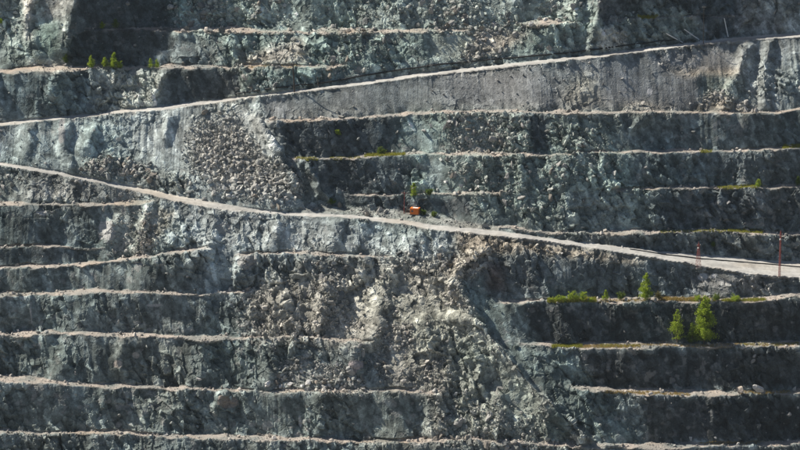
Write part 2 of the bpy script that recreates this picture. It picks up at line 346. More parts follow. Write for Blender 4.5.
ROUGH = ROUGH * (1 - COV) + .16 * COV
for k, l in enumerate(LEDGES):
    if l[0] != 'ledge':
        ROUGH = ROUGH * (1 - COVER[k]) + .03 * COVER[k]
        RUB = RUB * (1 - COVER[k])
STREAK = STREAK * (1 - COV)

# ---- depth integration
cy = (225 - gy) / 400 * HALF_W
ty = (-math.sin(PITCH) + cy * math.cos(PITCH)) / (math.cos(PITCH) + cy * math.sin(PITCH))     # dz/dy of each row's sight line
inv_y = 1 / (math.cos(PITCH) + cy * math.sin(PITCH))
tanT = np.tan(np.radians(np.clip(THETA, 4, 78)))
tanT = tanT * (1 - COV) + 0.02 * COV
t2 = ty[:, None]
dLdt = 1 / (tanT - t2)
gv = (0.5 * (dLdt[1:] + dLdt[:-1])) * (ty[1:] - ty[:-1])[:, None] / DY        # per photo unit downwards
M_PER = DIST * HALF_W / 400
gu = np.tan(np.radians(YAW * (1 - COV))) * M_PER / DIST
gu = 0.5 * (gu[:, 1:] + gu[:, :-1])
LAM = 0.35
div = np.zeros((NY, NX))
div[:-1] += gv / DY; div[1:] -= gv / DY
div[:, :-1] += LAM * gu / DX; div[:, 1:] -= LAM * gu / DX
def dct2(a):
    for ax in (0, 1):
        n = a.shape[ax]
        ext = np.concatenate([a, np.flip(a, ax)], axis=ax)
        f = np.fft.fft(ext, axis=ax)
        kk = np.arange(n); sh = [1, 1]; sh[ax] = n
        f = np.take(f, kk, axis=ax) * np.exp(-1j * np.pi * kk / (2 * n)).reshape(sh)
        a = f.real / 2
    return a
def idct2(a):
    for ax in (0, 1):
        n = a.shape[ax]
        kk = np.arange(n); sh = [1, 1]; sh[ax] = n
        c = a * np.exp(1j * np.pi * kk / (2 * n)).reshape(sh)
        sh2 = list(a.shape); sh2[ax] = 1
        z = np.zeros(sh2, complex)
        cr = np.flip(np.conj(np.take(c, np.arange(1, n), axis=ax)), ax)
        a = np.fft.ifft(np.concatenate([c, z, cr], axis=ax), axis=ax).real
        a = np.take(a, kk, axis=ax) * 2
    return a
ky = (2 - 2 * np.cos(np.pi * np.arange(NY) / NY)) / DY ** 2
kx = LAM * (2 - 2 * np.cos(np.pi * np.arange(NX) / NX)) / DX ** 2
den = ky[:, None] + kx[None, :]; den[0, 0] = 1
Dh = dct2(div); Dh[0, 0] = 0
LN = idct2(-Dh / den)
LN = LN - LN.mean() + math.log(DIST)
# (sign check: rows go down, depth must shrink downwards)
if (LN[0].mean() < LN[-1].mean()): LN = 2 * math.log(DIST) - LN

# ---- hand-placed ribs and buttresses: polyline, metres proud, width left / right
RIBS = [
 ([(470,318),(482,325),(500,345),(530,380),(560,410),(592,440)], 6.5, 40, 4),
 ([(428,270),(446,276),(460,290),(480,318)], 4.5, 26, 5),
 ([(26,-20),(31,0),(26,14),(24,30),(33,50),(40,62)], 1.6, 6, 10),
 ([(80,-20),(74,0),(71,14),(68,34),(66,52)], 1.8, 30, 6),
 ([(258,118),(268,135),(282,158),(298,188)], 3.5, 12, 5),
 ([(306,160),(316,178),(328,200)], 3.5, 13, 5),
 ([(452,282),(466,262),(486,250)], 3.5, 18, 8),
 ([(745,45),(738,72),(728,92),(722,110)], 2.2, 8, 14),
 ([(770,38),(765,70),(768,108)], 2, 12, 8),
 ([(485,157),(487,191)], 1.6, 12, 6), ([(520,157),(521,190)], 1.8, 8, 14),
 ([(524,114),(531,150)], 2.0, 20, 4), ([(645,115),(632,128)], 1.8, 8, 14), ([(692,156),(683,182)], 1.2, 8, 8),
 ([(60,72),(56,84),(52,95)], 2.2, 10, 12), ([(92,72),(95,112)], 2.0, 8, 18), ([(165,72),(150,106)], 2.5, 18, 5),
 ([(244,258),(236,285)], 3.5, 10, 22), ([(305,258),(298,276)], 2.0, 8, 12), ([(365,262),(360,278)], 2.2, 8, 14),
 ([(150,205),(140,232),(138,255)], 1.8, 10, 12), ([(113,220),(108,242)], 2.2, 10, 14),
 ([(280,300),(300,330)], 2.5, 25, 10), ([(390,270),(380,310),(372,345)], 3.0, 25, 15), ([(330,285),(318,330)], 2.5, 16, 9),
 ([(420,320),(430,340)], 3, 28, 16), ([(470,330),(480,360),(478,390)], 3, 22, 12), ([(500,392),(500,440)], 2.5, 20, 14), ([(545,402),(550,440)], 2.5, 14, 6),
 ([(65,128),(62,150),(72,168)], 2.2, 12, 8), ([(95,126),(88,150)], 2, 14, 8), ([(170,115),(165,140)], 1.6, 12, 10), ([(30,125),(25,160)], 1.2, 14, 10),
 ([(440,392),(444,436)], 3, 30, 6), ([(322,394),(318,436)], 1.8, 20, 8), ([(225,392),(215,410)], 2, 10, 10), ([(275,345),(270,386)], 2.2, 25, 8),
 ([(352,348),(358,368)], 2.5, 12, 12), ([(125,342),(118,372)], 1.5, 14, 14), ([(65,345),(58,376)], 1.3, 14, 12), ([(138,298),(136,330)], 1.0, 12, 10), ([(30,298),(32,326)], .9, 8, 6),
 ([(215,212),(205,250)], 1.6, 16, 16), ([(280,220),(270,250)], 1.2, 16, 10), ([(340,222),(330,250)], 1.2, 16, 10), ([(420,232),(405,262)], 1.8, 18, 12),
 ([(600,0),(595,30),(590,50)], 3.0, 10, 6), ([(575,-10),(578,20)], 2, 14, 8), ([(755,0),(745,20),(735,38)], 2.2, 8, 6), ([(785,0),(780,30)], 2, 8, 8),
 ([(700,302),(705,342)], .8, 12, 6), ([(560,305),(566,342)], 1, 20, 14), ([(625,352),(622,388)], .8, 14, 8),
]
REL = np.zeros(UX.shape, np.float32)
for pts, amp, wl, wr in RIBS:
    p = sorted(pts, key=lambda q: q[1]); p = np.array(p, np.float32)
    cx = np.interp(VY, p[:, 1], p[:, 0])
    s = (UX + 3 * jx) - cx
    prof = np.where(s < 0, np.clip(1 + s / wl, 0, 1), np.clip(1 - s / wr, 0, 1))
    prof = prof * prof * (3 - 2 * prof)
    y0, y1 = p[0, 1], p[-1, 1]
    endf = np.clip((VY - y0) / 10 + .8, 0, 1) * np.clip((y1 - VY) / 10 + .8, 0, 1)
    REL = np.maximum(REL, amp * prof * endf)
road_c = COVER[[k for k, l in enumerate(LEDGES) if l[0] != 'ledge']].max(axis=0)
REL = REL * (1 - .75 * blur(COV, 1)) * (1 - blur(road_c, 2))
LN = LN - REL / DIST

# ------------------------------------------------------------------ fine grid and displacement
def axis(lo, hi, f0, f1, fine, coarse):
    mid = np.arange(f0, f1 + fine / 2, fine)
    a = np.arange(f0 - coarse, lo, -coarse)[::-1]; b = np.arange(mid[-1] + coarse, hi, coarse)
    return np.concatenate([a, mid, b])
ax_ = axis(GX0 + 2, GX1 - 2, -14, 814, 0.78, 2.6)
ay_ = axis(GY0 + 2, GY1 - 2, -10, 460, 0.69, 2.2)
FX, FY = np.meshgrid(ax_, ay_)
nX, nY = len(ax_), len(ay_)
ui = (ax_ - GX0) / DX; vi = (ay_ - GY0) / DY
u0 = np.clip(np.floor(ui).astype(int), 0, NX - 2); v0 = np.clip(np.floor(vi).astype(int), 0, NY - 2)
uf = (ui - u0)[None, :]; vf = (vi - v0)[:, None]
def samp(A):
    if A.ndim == 3:
        return np.stack([samp(A[..., c]) for c in range(A.shape[2])], axis=-1)
    r0 = A[v0]; r1 = A[v0 + 1]
    a = r0[:, u0] * (1 - uf) + r0[:, u0 + 1] * uf
    b = r1[:, u0] * (1 - uf) + r1[:, u0 + 1] * uf
    return a * (1 - vf) + b * vf
def to_world(px, py, depth):
    cyy = (225 - py) / 400 * HALF_W; cxx = (px - 400) / 400 * HALF_W
    dy = math.cos(PITCH) + cyy * math.sin(PITCH); dz = -math.sin(PITCH) + cyy * math.cos(PITCH)
    return np.stack([cxx / dy * depth, depth, CAM_Z + dz / dy * depth], axis=-1)
P = to_world(FX, FY, np.exp(samp(LN)))
def normals(P):
    dx = np.gradient(P, axis=1); dy = np.gradient(P, axis=0)
    n = np.cross(dy, dx)
    n /= np.linalg.norm(n, axis=-1, keepdims=True) + 1e-9
    n[n[..., 1] > 0.2] *= 1
    return n
Nn = normals(P)
if Nn[..., 2].mean() < 0: Nn = -Nn
R_ = samp(ROUGH); S_ = samp(STREAK); C_ = samp(COV); RB_ = samp(RUB); A_ = samp(ALB)
X, Y, Z = (P[..., i].astype(np.float32) for i in range(3))
wob = 2.0 * fbm(X / 14, Y / 14, Z / 14, 2, 101)
big = fbm(X / 22 + wob * .1, Y / 22, Z / 16, 2, 110)
gul = fbm((X + wob * 2) / 9, Y / 30, Z / 40, 2, 120)
mid = fbm(X / 6, Y / 6, Z / 6, 3, 130, ridged=True)
fine = fbm(X / 1.9, Y / 1.9, Z / 1.9, 3, 140, gain=.62)
fa = facets(X / 6.5 + .08 * wob, Y / 6.5, (Z + .35 * X) / 6.0, 150, .9)
fb = facets(X / 2.3, Y / 2.3, (Z + .3 * X) / 2.1, 160, .9)
fc = facets((X + .35 * Z) / 2.4, Y / 5, Z / 7.5, 165, .8)
strk = fbm(X / 1.1, Y / 40, Z / 22, 2, 170)
patch = np.clip(.62 + 2.0 * fbm(X / 20, Y / 20, Z / 15, 3, 115), .10, 1.5)
disp = R_ * (1.9 * big + patch * (.30 * mid + .40 * fa + .27 * fb + .34 * fine + .34 * fc)) + S_ * (1.5 * gul * np.minimum(1, R_ + .3) + .30 * strk)
disp += RB_ * (.4 * fine + .18 * fb)
disp += C_ * (.22 * fbm(X / 5, Y / 5, Z / 5, 3, 180) + .10 * fine)
P = P + Nn * disp[..., None]
P[..., 2] += samp(BERM) * (.6 + .4 * fine)
N2 = normals(P)
if N2[..., 2].mean() < 0: N2 = -N2

# colour: rock types and weathering over zone tones that carry painted shade
v1 = fbm(X / 16, Y / 16, Z / 10, 3, 200); v2 = fbm(X / 3, Y / 3, Z / 4, 3, 210); v3 = fbm(X / 30, Y / 30, Z / 30, 2, 220)
v4 = fbm(X / 2.0 + .2 * wob, Y / 9, Z / 13, 3, 215)
v5 = np.tanh(3.5 * fbm((X + 1.5 * wob) / 8, Y / 8, (Z + wob) / 6, 4, 217, gain=.6))
v6 = fbm(X / .95, Y / .95, Z / 1.1, 2, 219)
val = np.exp((.26 * v1 + .40 * v2 + .12 * v5 + .30 * fb + .26 * fc + .20 * fa + .30 * fine + .50 * v6 + .45 * v4 * np.clip(S_ + .2, 0, 1)) * (1 - .75 * C_) * np.clip(.45 + .6 * R_, .4, 1))
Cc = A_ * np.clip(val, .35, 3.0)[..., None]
gm = np.clip(v3 * 1.3, 0, 1)[..., None] * (1 - C_[..., None]); bm = np.clip(-v3 * 1.3 - .1, 0, 1)[..., None] * (1 - C_[..., None])
Cc = Cc * (1 + gm * np.array((-.05, .04, .0)) + bm * np.array((.12, .02, -.06)))
pal = np.clip((fbm(X / 2.2, Y / 2.2, Z / 2.0, 3, 230) - .24) * 6, 0, 1) * np.clip((v1 + .3), 0, 1) * (1 - C_) * np.clip(R_, 0, 1)
Cc = Cc + pal[..., None] * (np.array((.40, .385, .36)) - Cc) * .7
# pale single outcrops seen in the faces
for (px, py, rx, ry, c) in ((108, 231, 9, 11, (.40, .40, .39)), (43, 213, 6, 2.2, (.5, .49, .47)), (355, 367, 6, 6, (.36, .32, .32)), (118, 364, 4, 4, (.42, .37, .32)), (136, 355, 4, 3.5, (.40, .36, .31)), (228, 402, 9, 7, (.26, .225, .195)), (702, 276, 5, 3, (.45, .45, .45)), (714, 275, 3, 2, (.5, .5, .5)), (225, 228, 8, 5, (.32, .32, .30)), (247, 262, 9, 8, (.30, .30, .29)), (650, 91, 3, 3, (.5, .5, .5)), (31, 315, 1.5, 12, (.33, .34, .34)), (155, 305, 8, 1.6, (.34, .34, .33)), (62, 131, 3, 12, (.34, .34, .33)), (402, 338, 6, 5, (.33, .33, .31)), (300, 420, 1.6, 7, (.36, .37, .37))):
    q = ((FX - px) / rx) ** 2 + ((FY - py) / ry) ** 2 + .5 * fine + .4 * fb
    m = np.clip((1.15 - q) * 2.5, 0, 1)[..., None]
    Cc = Cc + m * (np.array(c) - Cc) * .9
# tan, orange and ochre grit on some ledges
och = np.clip((fbm(X / 18, Y / 12, Z / 30, 3, 240) - .1) * 2.2, 0, 1) * C_
Cc = Cc * (1 + och[..., None] * np.array((.02, -.05, -.13)))
Cc = np.clip(Cc, .03, .8).astype(np.float32)

# ------------------------------------------------------------------ materials
def mat_base(name, rough=.95, spec=.15):
    m = bpy.data.materials.new(name); m.use_nodes = True
    nt = m.node_tree; b = nt.nodes['Principled BSDF']
    b.inputs['Roughness'].default_value = rough
    b.inputs['Specular IOR Level'].default_value = spec
    return m, nt, b
def ground_mat(name, bump=.6, scale=1.6, contrast=.35, attr='Col', dist=.35):
    m, nt, b = mat_base(name)
    at = nt.nodes.new('ShaderNodeAttribute'); at.attribute_name = attr
    ge = nt.nodes.new('ShaderNodeNewGeometry')
    n1 = nt.nodes.new('ShaderNodeTexNoise'); n1.inputs['Scale'].default_value = scale; n1.inputs['Detail'].default_value = 6; n1.inputs['Roughness'].default_value = .7
    nt.links.new(ge.outputs['Position'], n1.inputs['Vector'])
    mr = nt.nodes.new('ShaderNodeMapRange'); mr.inputs[1].default_value = .25; mr.inputs[2].default_value = .75
    mr.inputs[3].default_value = 1 - contrast; mr.inputs[4].default_value = 1 + contrast
    nt.links.new(n1.outputs['Fac'], mr.inputs[0])
    mx = nt.nodes.new('ShaderNodeVectorMath'); mx.operation = 'MULTIPLY'
    nt.links.new(at.outputs['Color'], mx.inputs[0]); nt.links.new(mr.outputs[0], mx.inputs[1])
    nt.links.new(mx.outputs[0], b.inputs['Base Color'])
    if bump > 0:
        vo = nt.nodes.new('ShaderNodeTexVoronoi'); vo.inputs['Scale'].default_value = scale * 1.1
        nt.links.new(ge.outputs['Position'], vo.inputs['Vector'])
        ad = nt.nodes.new('ShaderNodeMath'); ad.operation = 'ADD'
        nt.links.new(n1.outputs['Fac'], ad.inputs[0]); nt.links.new(vo.outputs['Distance'], ad.inputs[1])
        bp = nt.nodes.new('ShaderNodeBump'); bp.inputs['Strength'].default_value = bump; bp.inputs['Distance'].default_value = dist
        nt.links.new(ad.outputs[0], bp.inputs['Height']); nt.links.new(bp.outputs[0], b.inputs['Normal'])
    return m
M_ROCK = ground_mat('quarry_rock', .26, 1.9, .5)
M_LEDGE = ground_mat('ledge_dust', .5, 1.8, .25, dist=.25)
M_ROAD = ground_mat('road_dust', .25, .9, .14, dist=.12)
M_RUBBLE = ground_mat('rubble_rock', .4, 2.5, .3, dist=.2)

def paint_mat(name, col, rough=.6, spec=.3, var=.15, scale=3.0, metal=0):
    m, nt, b = mat_base(name, rough, spec)
    b.inputs['Metallic'].default_value = metal
    ge = nt.nodes.new('ShaderNodeNewGeometry')
    n1 = nt.nodes.new('ShaderNodeTexNoise'); n1.inputs['Scale'].default_value = scale; n1.inputs['Detail'].default_value = 4
    nt.links.new(ge.outputs['Position'], n1.inputs['Vector'])
    cr = nt.nodes.new('ShaderNodeValToRGB')
    cr.color_ramp.elements[0].position = .3; cr.color_ramp.elements[1].position = .7
    cr.color_ramp.elements[0].color = tuple(c * (1 - var) for c in col) + (1,)
    cr.color_ramp.elements[1].color = tuple(min(1, c * (1 + var)) for c in col) + (1,)
    nt.links.new(n1.outputs['Fac'], cr.inputs[0]); nt.links.new(cr.outputs[0], b.inputs['Base Color'])
    return m
M_ORANGE = paint_mat('orange_paint', (.80, .20, .03), .5)
M_WHITE = paint_mat('dusty_white_paint', (.68, .66, .62), .6)
M_RED = paint_mat('red_oxide_paint', (.22, .065, .058), .7, var=.35)
M_BLACK = paint_mat('black_rubber', (.022, .023, .025), .6)
M_STEEL = paint_mat('weathered_steel', (.20, .20, .20), .5, metal=.4)
M_WOOD = paint_mat('dark_timber', (.055, .045, .038), .8)
M_POLE = paint_mat('pale_timber', (.78, .78, .77), .6)
M_PORC = paint_mat('insulator_porcelain', (.55, .52, .48), .3)
M_GLASS = paint_mat('dark_window_glass', (.03, .035, .04), .1, .6)
M_BARK = paint_mat('bark', (.13, .10, .075), .9)

def leaf_mat(name, c0, c1):
    m, nt, b = mat_base(name, .6, .2)
    ge = nt.nodes.new('ShaderNodeNewGeometry')
    cr = nt.nodes.new('ShaderNodeValToRGB')
    cr.color_ramp.elements[0].color = c0 + (1,); cr.color_ramp.elements[1].color = c1 + (1,)
    nt.links.new(ge.outputs['Random Per Island'], cr.inputs[0]); nt.links.new(cr.outputs[0], b.inputs['Base Color'])
    tr = nt.nodes.new('ShaderNodeBsdfTranslucent'); mx = nt.nodes.new('ShaderNodeMixShader'); mx.inputs[0].default_value = .45
    nt.links.new(cr.outputs[0], tr.inputs[0]); nt.links.new(b.outputs[0], mx.inputs[1]); nt.links.new(tr.outputs[0], mx.inputs[2])
    nt.links.new(mx.outputs[0], nt.nodes['Material Output'].inputs[0])
    return m
M_LEAF = leaf_mat('yellow_green_leaves', (.15, .23, .018), (.44, .54, .06))
M_LEAF2 = leaf_mat('deep_green_leaves', (.06, .11, .014), (.17, .23, .03))
M_DRY = leaf_mat('dry_leaves', (.13, .125, .05), (.22, .19, .07))
M_GRASS = leaf_mat('grass_blades', (.17, .19, .03), (.42, .40, .08))
M_OCHRE = leaf_mat('dry_grass_blades', (.24, .18, .06), (.42, .32, .12))

# ------------------------------------------------------------------ build the setting meshes
def mesh_obj(name, verts, faces, mat, parent=None, smooth=False, cols=None):
    me = bpy.data.meshes.new(name)
    verts = np.asarray(verts, np.float32)
    if isinstance(faces, np.ndarray):
        nf, k = faces.shape
        me.vertices.add(len(verts)); me.vertices.foreach_set('co', verts.ravel())
        me.loops.add(nf * k); me.loops.foreach_set('vertex_index', faces.astype(np.int32).ravel())
        me.polygons.add(nf); me.polygons.foreach_set('loop_start', np.arange(0, nf * k, k, dtype=np.int32))
        me.update(calc_edges=True)
    else:
        me.from_pydata(verts.tolist(), [], faces)
    me.polygons.foreach_set('use_smooth', [smooth] * len(me.polygons))
    if cols is not None:
        ca = me.attributes.new('Col', 'FLOAT_COLOR', 'POINT')
        ca.data.foreach_set('color', np.concatenate([cols, np.ones((len(cols), 1))], axis=1).astype(np.float32).ravel())
    me.materials.append(mat)
    o = bpy.data.objects.new(name, me); COL.objects.link(o)
    if parent is not None: o.parent = parent
    return o
def tag(o, label=None, cat=None, group=None, kind=None):
    if label: o['label'] = label
    if cat: o['category'] = cat
    if group: o['group'] = group
    if kind: o['kind'] = kind
    return o

fu = np.clip(np.round((.5 * (ax_[1:] + ax_[:-1]) - GX0) / DX).astype(int), 0, NX - 1)
fv = np.clip(np.round((.5 * (ay_[1:] + ay_[:-1]) - GY0) / DY).astype(int), 0, NY - 1)
fcov = COV[fv][:, fu]; flid = LID[fv][:, fu]
fyy = .5 * (ay_[1:] + ay_[:-1])[:, None] + np.zeros((1, nX - 1)); fxx = .5 * (ax_[1:] + ax_[:-1])[None, :] + np.zeros((nY - 1, 1))
k_up = [l[0] for l in LEDGES].index('road_up'); k_lo = [l[0] for l in LEDGES].index('road_low')
def mid_of(k):
    p = np.array(LEDGES[k][2]); return np.interp(fxx, p[:, 0], p[:, 2])
REG = np.where(fyy < mid_of(k_up), 100, np.where(fyy < mid_of(k_lo), 101, 102))
def in_poly(poly):
    m = np.zeros(fxx.shape, bool); n = len(poly)
    for i in range(n):
        (x0, y0), (x1, y1) = poly[i], poly[(i + 1) % n]
        if y0 == y1: continue
        m ^= ((y0 > fyy) != (y1 > fyy)) & (fxx < (x1 - x0) * (fyy - y0) / (y1 - y0) + x0)
    return m
REG[in_poly([(262, 100), (300, 95), (400, 81), (600, 60), (690, 50), (690, 112), (420, 113), (268, 121)]) & (REG == 101)] = 103
REG[in_poly([(192, 122), (238, 117), (262, 142), (285, 170), (300, 196), (270, 200), (215, 186), (190, 165)]) & (REG == 101)] = 104
REG[in_poly([(245, 292), (340, 268), (400, 262), (455, 270), (492, 325), (540, 385), (600, 442), (420, 440), (445, 395), (400, 380), (370, 348), (250, 336)]) & (REG == 102)] = 105
REG = np.where(fcov > .5, flid, REG)
idx = np.arange(nX * nY).reshape(nY, nX)
quads = np.stack([idx[1:, :-1], idx[1:, 1:], idx[:-1, 1:], idx[:-1, :-1]], axis=-1)
Pv = P.reshape(-1, 3); Cv = Cc.reshape(-1, 3)
REGION_INFO = {100: ('rock_wall_upper', 'rough teal grey rock face above the rising upper haul road', M_ROCK), 101: ('rock_wall_middle', 'rock benches and pale slopes between the two haul roads', M_ROCK),
 102: ('rock_wall_lower', 'stepped dark rock benches below the descending haul road', M_ROCK), 103: ('fill_slope', 'smooth grey fill slope under the upper haul road', M_ROCK),
 104: ('talus_slope', 'ground under the cone of loose blocks above the lower haul road', M_ROCK), 105: ('slide_slope', 'broken brown grey slide cutting down across the lower benches', M_ROCK)}
for k, l in enumerate(LEDGES):
    nm = {'ledge': 'bench_ledge', 'road_up': 'haul_road_upper', 'road_low': 'haul_road_lower'}[l[0]]
    REGION_INFO[k] = (nm, l[1], M_LEDGE if l[0] == 'ledge' else M_ROAD)
for r, (nm, lab, mt) in REGION_INFO.items():
    q = quads[REG == r]
    if len(q) == 0: continue
    used, inv = np.unique(q, return_inverse=True)
    o = mesh_obj(nm, Pv[used], inv.reshape(q.shape), mt, smooth=(mt is M_ROAD), cols=Cv[used])
    tag(o, lab, {'haul': 'road', 'benc': 'ledge'}.get(nm[:4], 'rock wall' if 'wall' in nm else 'slope'), kind='structure')
# the pit floor and the plateau the wall is cut into
def sheet(name, corners, col, lab):
    o = mesh_obj(name, corners, [(0, 1, 2, 3)], M_LEDGE, cols=np.array([col] * 4, np.float32))
    return tag(o, lab, 'ground', kind='structure')
zb = float(P[-1, :, 2].min()) - 1.5; yb = float(P[-1, :, 1].max()) + 6
sheet('pit_floor', [(-1200, -300, zb), (1200, -300, zb), (1200, yb, zb), (-1200, yb, zb)], (.2, .19, .18), 'grey gravel floor of the pit below the benches')
zt = float(P[0, :, 2].max()) + .5; yt = float(P[0, :, 1].min())
sheet('plateau', [(-1200, yt + 25, zt), (1200, yt + 25, zt), (1200, 2400, zt + 5), (-1200, 2400, zt + 5)], (.2, .19, .16), 'flat ground behind the top of the pit wall')

def ground(px, py):
    i = min(max(np.searchsorted(ax_, px) - 1, 0), nX - 2); j = min(max(np.searchsorted(ay_, py) - 1, 0), nY - 2)
    a = (px - ax_[i]) / (ax_[i + 1] - ax_[i]); b = (py - ay_[j]) / (ay_[j + 1] - ay_[j])
    p = P[j, i] * (1 - a) * (1 - b) + P[j, i + 1] * a * (1 - b) + P[j + 1, i] * (1 - a) * b + P[j + 1, i + 1] * a * b
    return Vector(p.tolist())
def gnormal(px, py):
    i = min(max(np.searchsorted(ax_, px), 2), nX - 3); j = min(max(np.searchsorted(ay_, py), 2), nY - 3)
    n = Nn[j - 1:j + 2, i - 1:i + 2].reshape(-1, 3).mean(axis=0)
    return Vector(n.tolist()).normalized()
MPU = M_PER          # metres per photo unit at the wall
#@@OBJECTS@@

# ------------------------------------------------------------------ loose rock
def ico(sub):
    t = (1 + 5 ** .5) / 2
    v = [(-1, t, 0), (1, t, 0), (-1, -t, 0), (1, -t, 0), (0, -1, t), (0, 1, t), (0, -1, -t), (0, 1, -t), (t, 0, -1), (t, 0, 1), (-t, 0, -1), (-t, 0, 1)]
    f = [(0, 11, 5), (0, 5, 1), (0, 1, 7), (0, 7, 10), (0, 10, 11), (1, 5, 9), (5, 11, 4), (11, 10, 2), (10, 7, 6), (7, 1, 8), (3, 9, 4), (3, 4, 2), (3, 2, 6), (3, 6, 8), (3, 8, 9), (4, 9, 5), (2, 4, 11), (6, 2, 10), (8, 6, 7), (9, 8, 1)]
    v = [np.array(p) / np.linalg.norm(p) for p in v]
    for _ in range(sub):
        c = {}; nf = []
        def midp(a, b):
            k = (min(a, b), max(a, b))
            if k not in c:
                m = v[a] + v[b]; v.append(m / np.linalg.norm(m)); c[k] = len(v) - 1
            return c[k]
        for a, b, d in f:
            ab, bd, da = midp(a, b), midp(b, d), midp(d, a)
            nf += [(a, ab, da), (b, bd, ab), (d, da, bd), (ab, bd, da)]
        f = nf
    return np.array(v), np.array(f)
def rock_shape(sub, rng, cuts=7):
    v, f = ico(sub)
    v = v * (1 + .12 * rng.standard_normal((len(v), 1)))
    for _ in range(cuts):
        n = rng.standard_normal(3); n /= np.linalg.norm(n); d = rng.uniform(.28, .7)
        q = v @ n; m = q > d
        v[m] -= (q[m] - d)[:, None] * n * .95
    v *= np.array([1, rng.uniform(.7, 1), rng.uniform(.5, .85)])
    return v / np.abs(v).max(), f

# candidate spots follow the rubble density of each zone, more along the foot of each face
dens = np.clip(RB_, 0, 1) ** 1.35
clump = np.clip(.35 + 3.0 * fbm(X / 12, Y / 12, Z / 12, 3, 300), .02, 2.5)
clump = np.where((FX > 185) & (FX < 305) & (FY > 112) & (FY < 204), np.clip(clump, .45, 1.2), clump)
ledge_stones = C_ * .10 * np.clip(1 + 2 * fbm(X / 9, Y / 9, Z / 9, 2, 310), 0, 3)
roadish = np.isin(flid, [k_up, k_lo]) & (fcov > .1)
rd = np.zeros(C_.shape, bool); rd[:-1, :-1] |= roadish; rd[1:, 1:] |= roadish
ledge_stones[rd] *= .06
dens = dens * clump + ledge_stones + .004
dens[rd] *= .2
inframe = (FX > -14) & (FX < 814) & (FY > -10) & (FY < 460)
prob = (dens * inframe).ravel(); prob /= prob.sum()
N_ROCK = 50000
pick = RNG.choice(prob.size, N_ROCK, p=prob)
size = .17 * (1 - RNG.random(N_ROCK)) ** (-1 / 2.1)            # half width in metres, many small and few large
size = np.clip(size, .17, 1.6)
small_spot = (RB_.ravel()[pick] < .12)
size = np.where(small_spot, np.minimum(size * .75, 1.0), size)
tal = (FX.ravel()[pick] > 185) & (FX.ravel()[pick] < 302) & (FY.ravel()[pick] > 115) & (FY.ravel()[pick] < 200)
size = np.where(tal, np.clip(size * 1.25, .17, 1.3) * np.clip(.7 + (FY.ravel()[pick] - 120) / 160, .7, 1.2), size)
pos = P.reshape(-1, 3)[pick] + (RNG.random((N_ROCK, 1)) - .5) * (P[1, 1] - P[0, 0]) * .5
nor = Nn.reshape(-1, 3)[pick]
sl_ = np.isin(REG[np.minimum(pick // nX, nY - 2), np.minimum(pick % nX, nX - 2)], [105])
size = np.where(sl_, size * np.where(RNG.random(N_ROCK) < .05, 1.5, .66), size)
order = np.argsort(-size)
BIG = order[:235]; SMALL = order[235:]
protos = [rock_shape(0 if i < 9 else 1, RNG, 8) for i in range(14)]
vs_, fs_, cs_ = [], [], []
off = 0
which = RNG.integers(0, 14, len(SMALL))
which = np.where(size[SMALL] < .95, which % 9, which)
for w in range(14):
    sel = SMALL[which == w]
    if len(sel) == 0: continue
    v, f = protos[w]
    n = len(sel)
    q = RNG.standard_normal((n, 4)); q /= np.linalg.norm(q, axis=1, keepdims=True)
    a, b, c, d = q.T
    Rm = np.stack([1 - 2 * (c * c + d * d), 2 * (b * c - a * d), 2 * (b * d + a * c), 2 * (b * c + a * d), 1 - 2 * (b * b + d * d), 2 * (c * d - a * b), 2 * (b * d - a * c), 2 * (c * d + a * b), 1 - 2 * (b * b + c * c)], axis=1).reshape(n, 3, 3)
    pv = np.einsum('nij,vj->nvi', Rm, v) * size[sel][:, None, None]
    pv += (pos[sel] + nor[sel] * size[sel][:, None] * .28)[:, None, :]
    base = A_.reshape(-1, 3)[pick[sel]]
    mixc = RNG.random((n, 1))
    tone = base * (1 - .6 * mixc) + .6 * mixc * np.array((.43, .405, .375))
    tone = tone * RNG.uniform(.6, 1.6, (n, 1))
    vs_.append(pv.reshape(-1, 3)); cs_.append(np.repeat(tone, len(v), axis=0))
    fs_.append((f[None] + (np.arange(n) * len(v))[:, None, None] + off).reshape(-1, 3)); off += n * len(v)
o = mesh_obj('rubble', np.concatenate(vs_), np.concatenate(fs_), M_RUBBLE, cols=np.clip(np.concatenate(cs_), .04, .7))
tag(o, 'small loose stones and rubble strewn over slopes and ledges', 'rubble', kind='stuff')

def boulder_mat(name, c0, c1):
    m, nt, b = mat_base(name)
    oi = nt.nodes.new('ShaderNodeObjectInfo'); cr = nt.nodes.new('ShaderNodeValToRGB')
    cr.color_ramp.elements[0].color = c0 + (1,); cr.color_ramp.elements[1].color = c1 + (1,)
    nt.links.new(oi.outputs['Random'], cr.inputs[0])
    ge = nt.nodes.new('ShaderNodeNewGeometry')
    n1 = nt.nodes.new('ShaderNodeTexNoise'); n1.inputs['Scale'].default_value = 1.6; n1.inputs['Detail'].default_value = 6; n1.inputs['Roughness'].default_value = .7
    nt.links.new(ge.outputs['Position'], n1.inputs['Vector'])
    mr = nt.nodes.new('ShaderNodeMapRange'); mr.inputs[1].default_value = .25; mr.inputs[2].default_value = .75; mr.inputs[3].default_value = .6; mr.inputs[4].default_value = 1.35
    nt.links.new(n1.outputs['Fac'], mr.inputs[0])
    mx = nt.nodes.new('ShaderNodeVectorMath'); mx.operation = 'MULTIPLY'
    nt.links.new(cr.outputs[0], mx.inputs[0]); nt.links.new(mr.outputs[0], mx.inputs[1]); nt.links.new(mx.outputs[0], b.inputs['Base Color'])
    bp = nt.nodes.new('ShaderNodeBump'); bp.inputs['Strength'].default_value = .5; bp.inputs['Distance'].default_value = .2
    nt.links.new(n1.outputs['Fac'], bp.inputs['Height']); nt.links.new(bp.outputs[0], b.inputs['Normal'])
    return m
M_BOULDER = boulder_mat('boulder_rock', (.15, .155, .15), (.36, .345, .315))
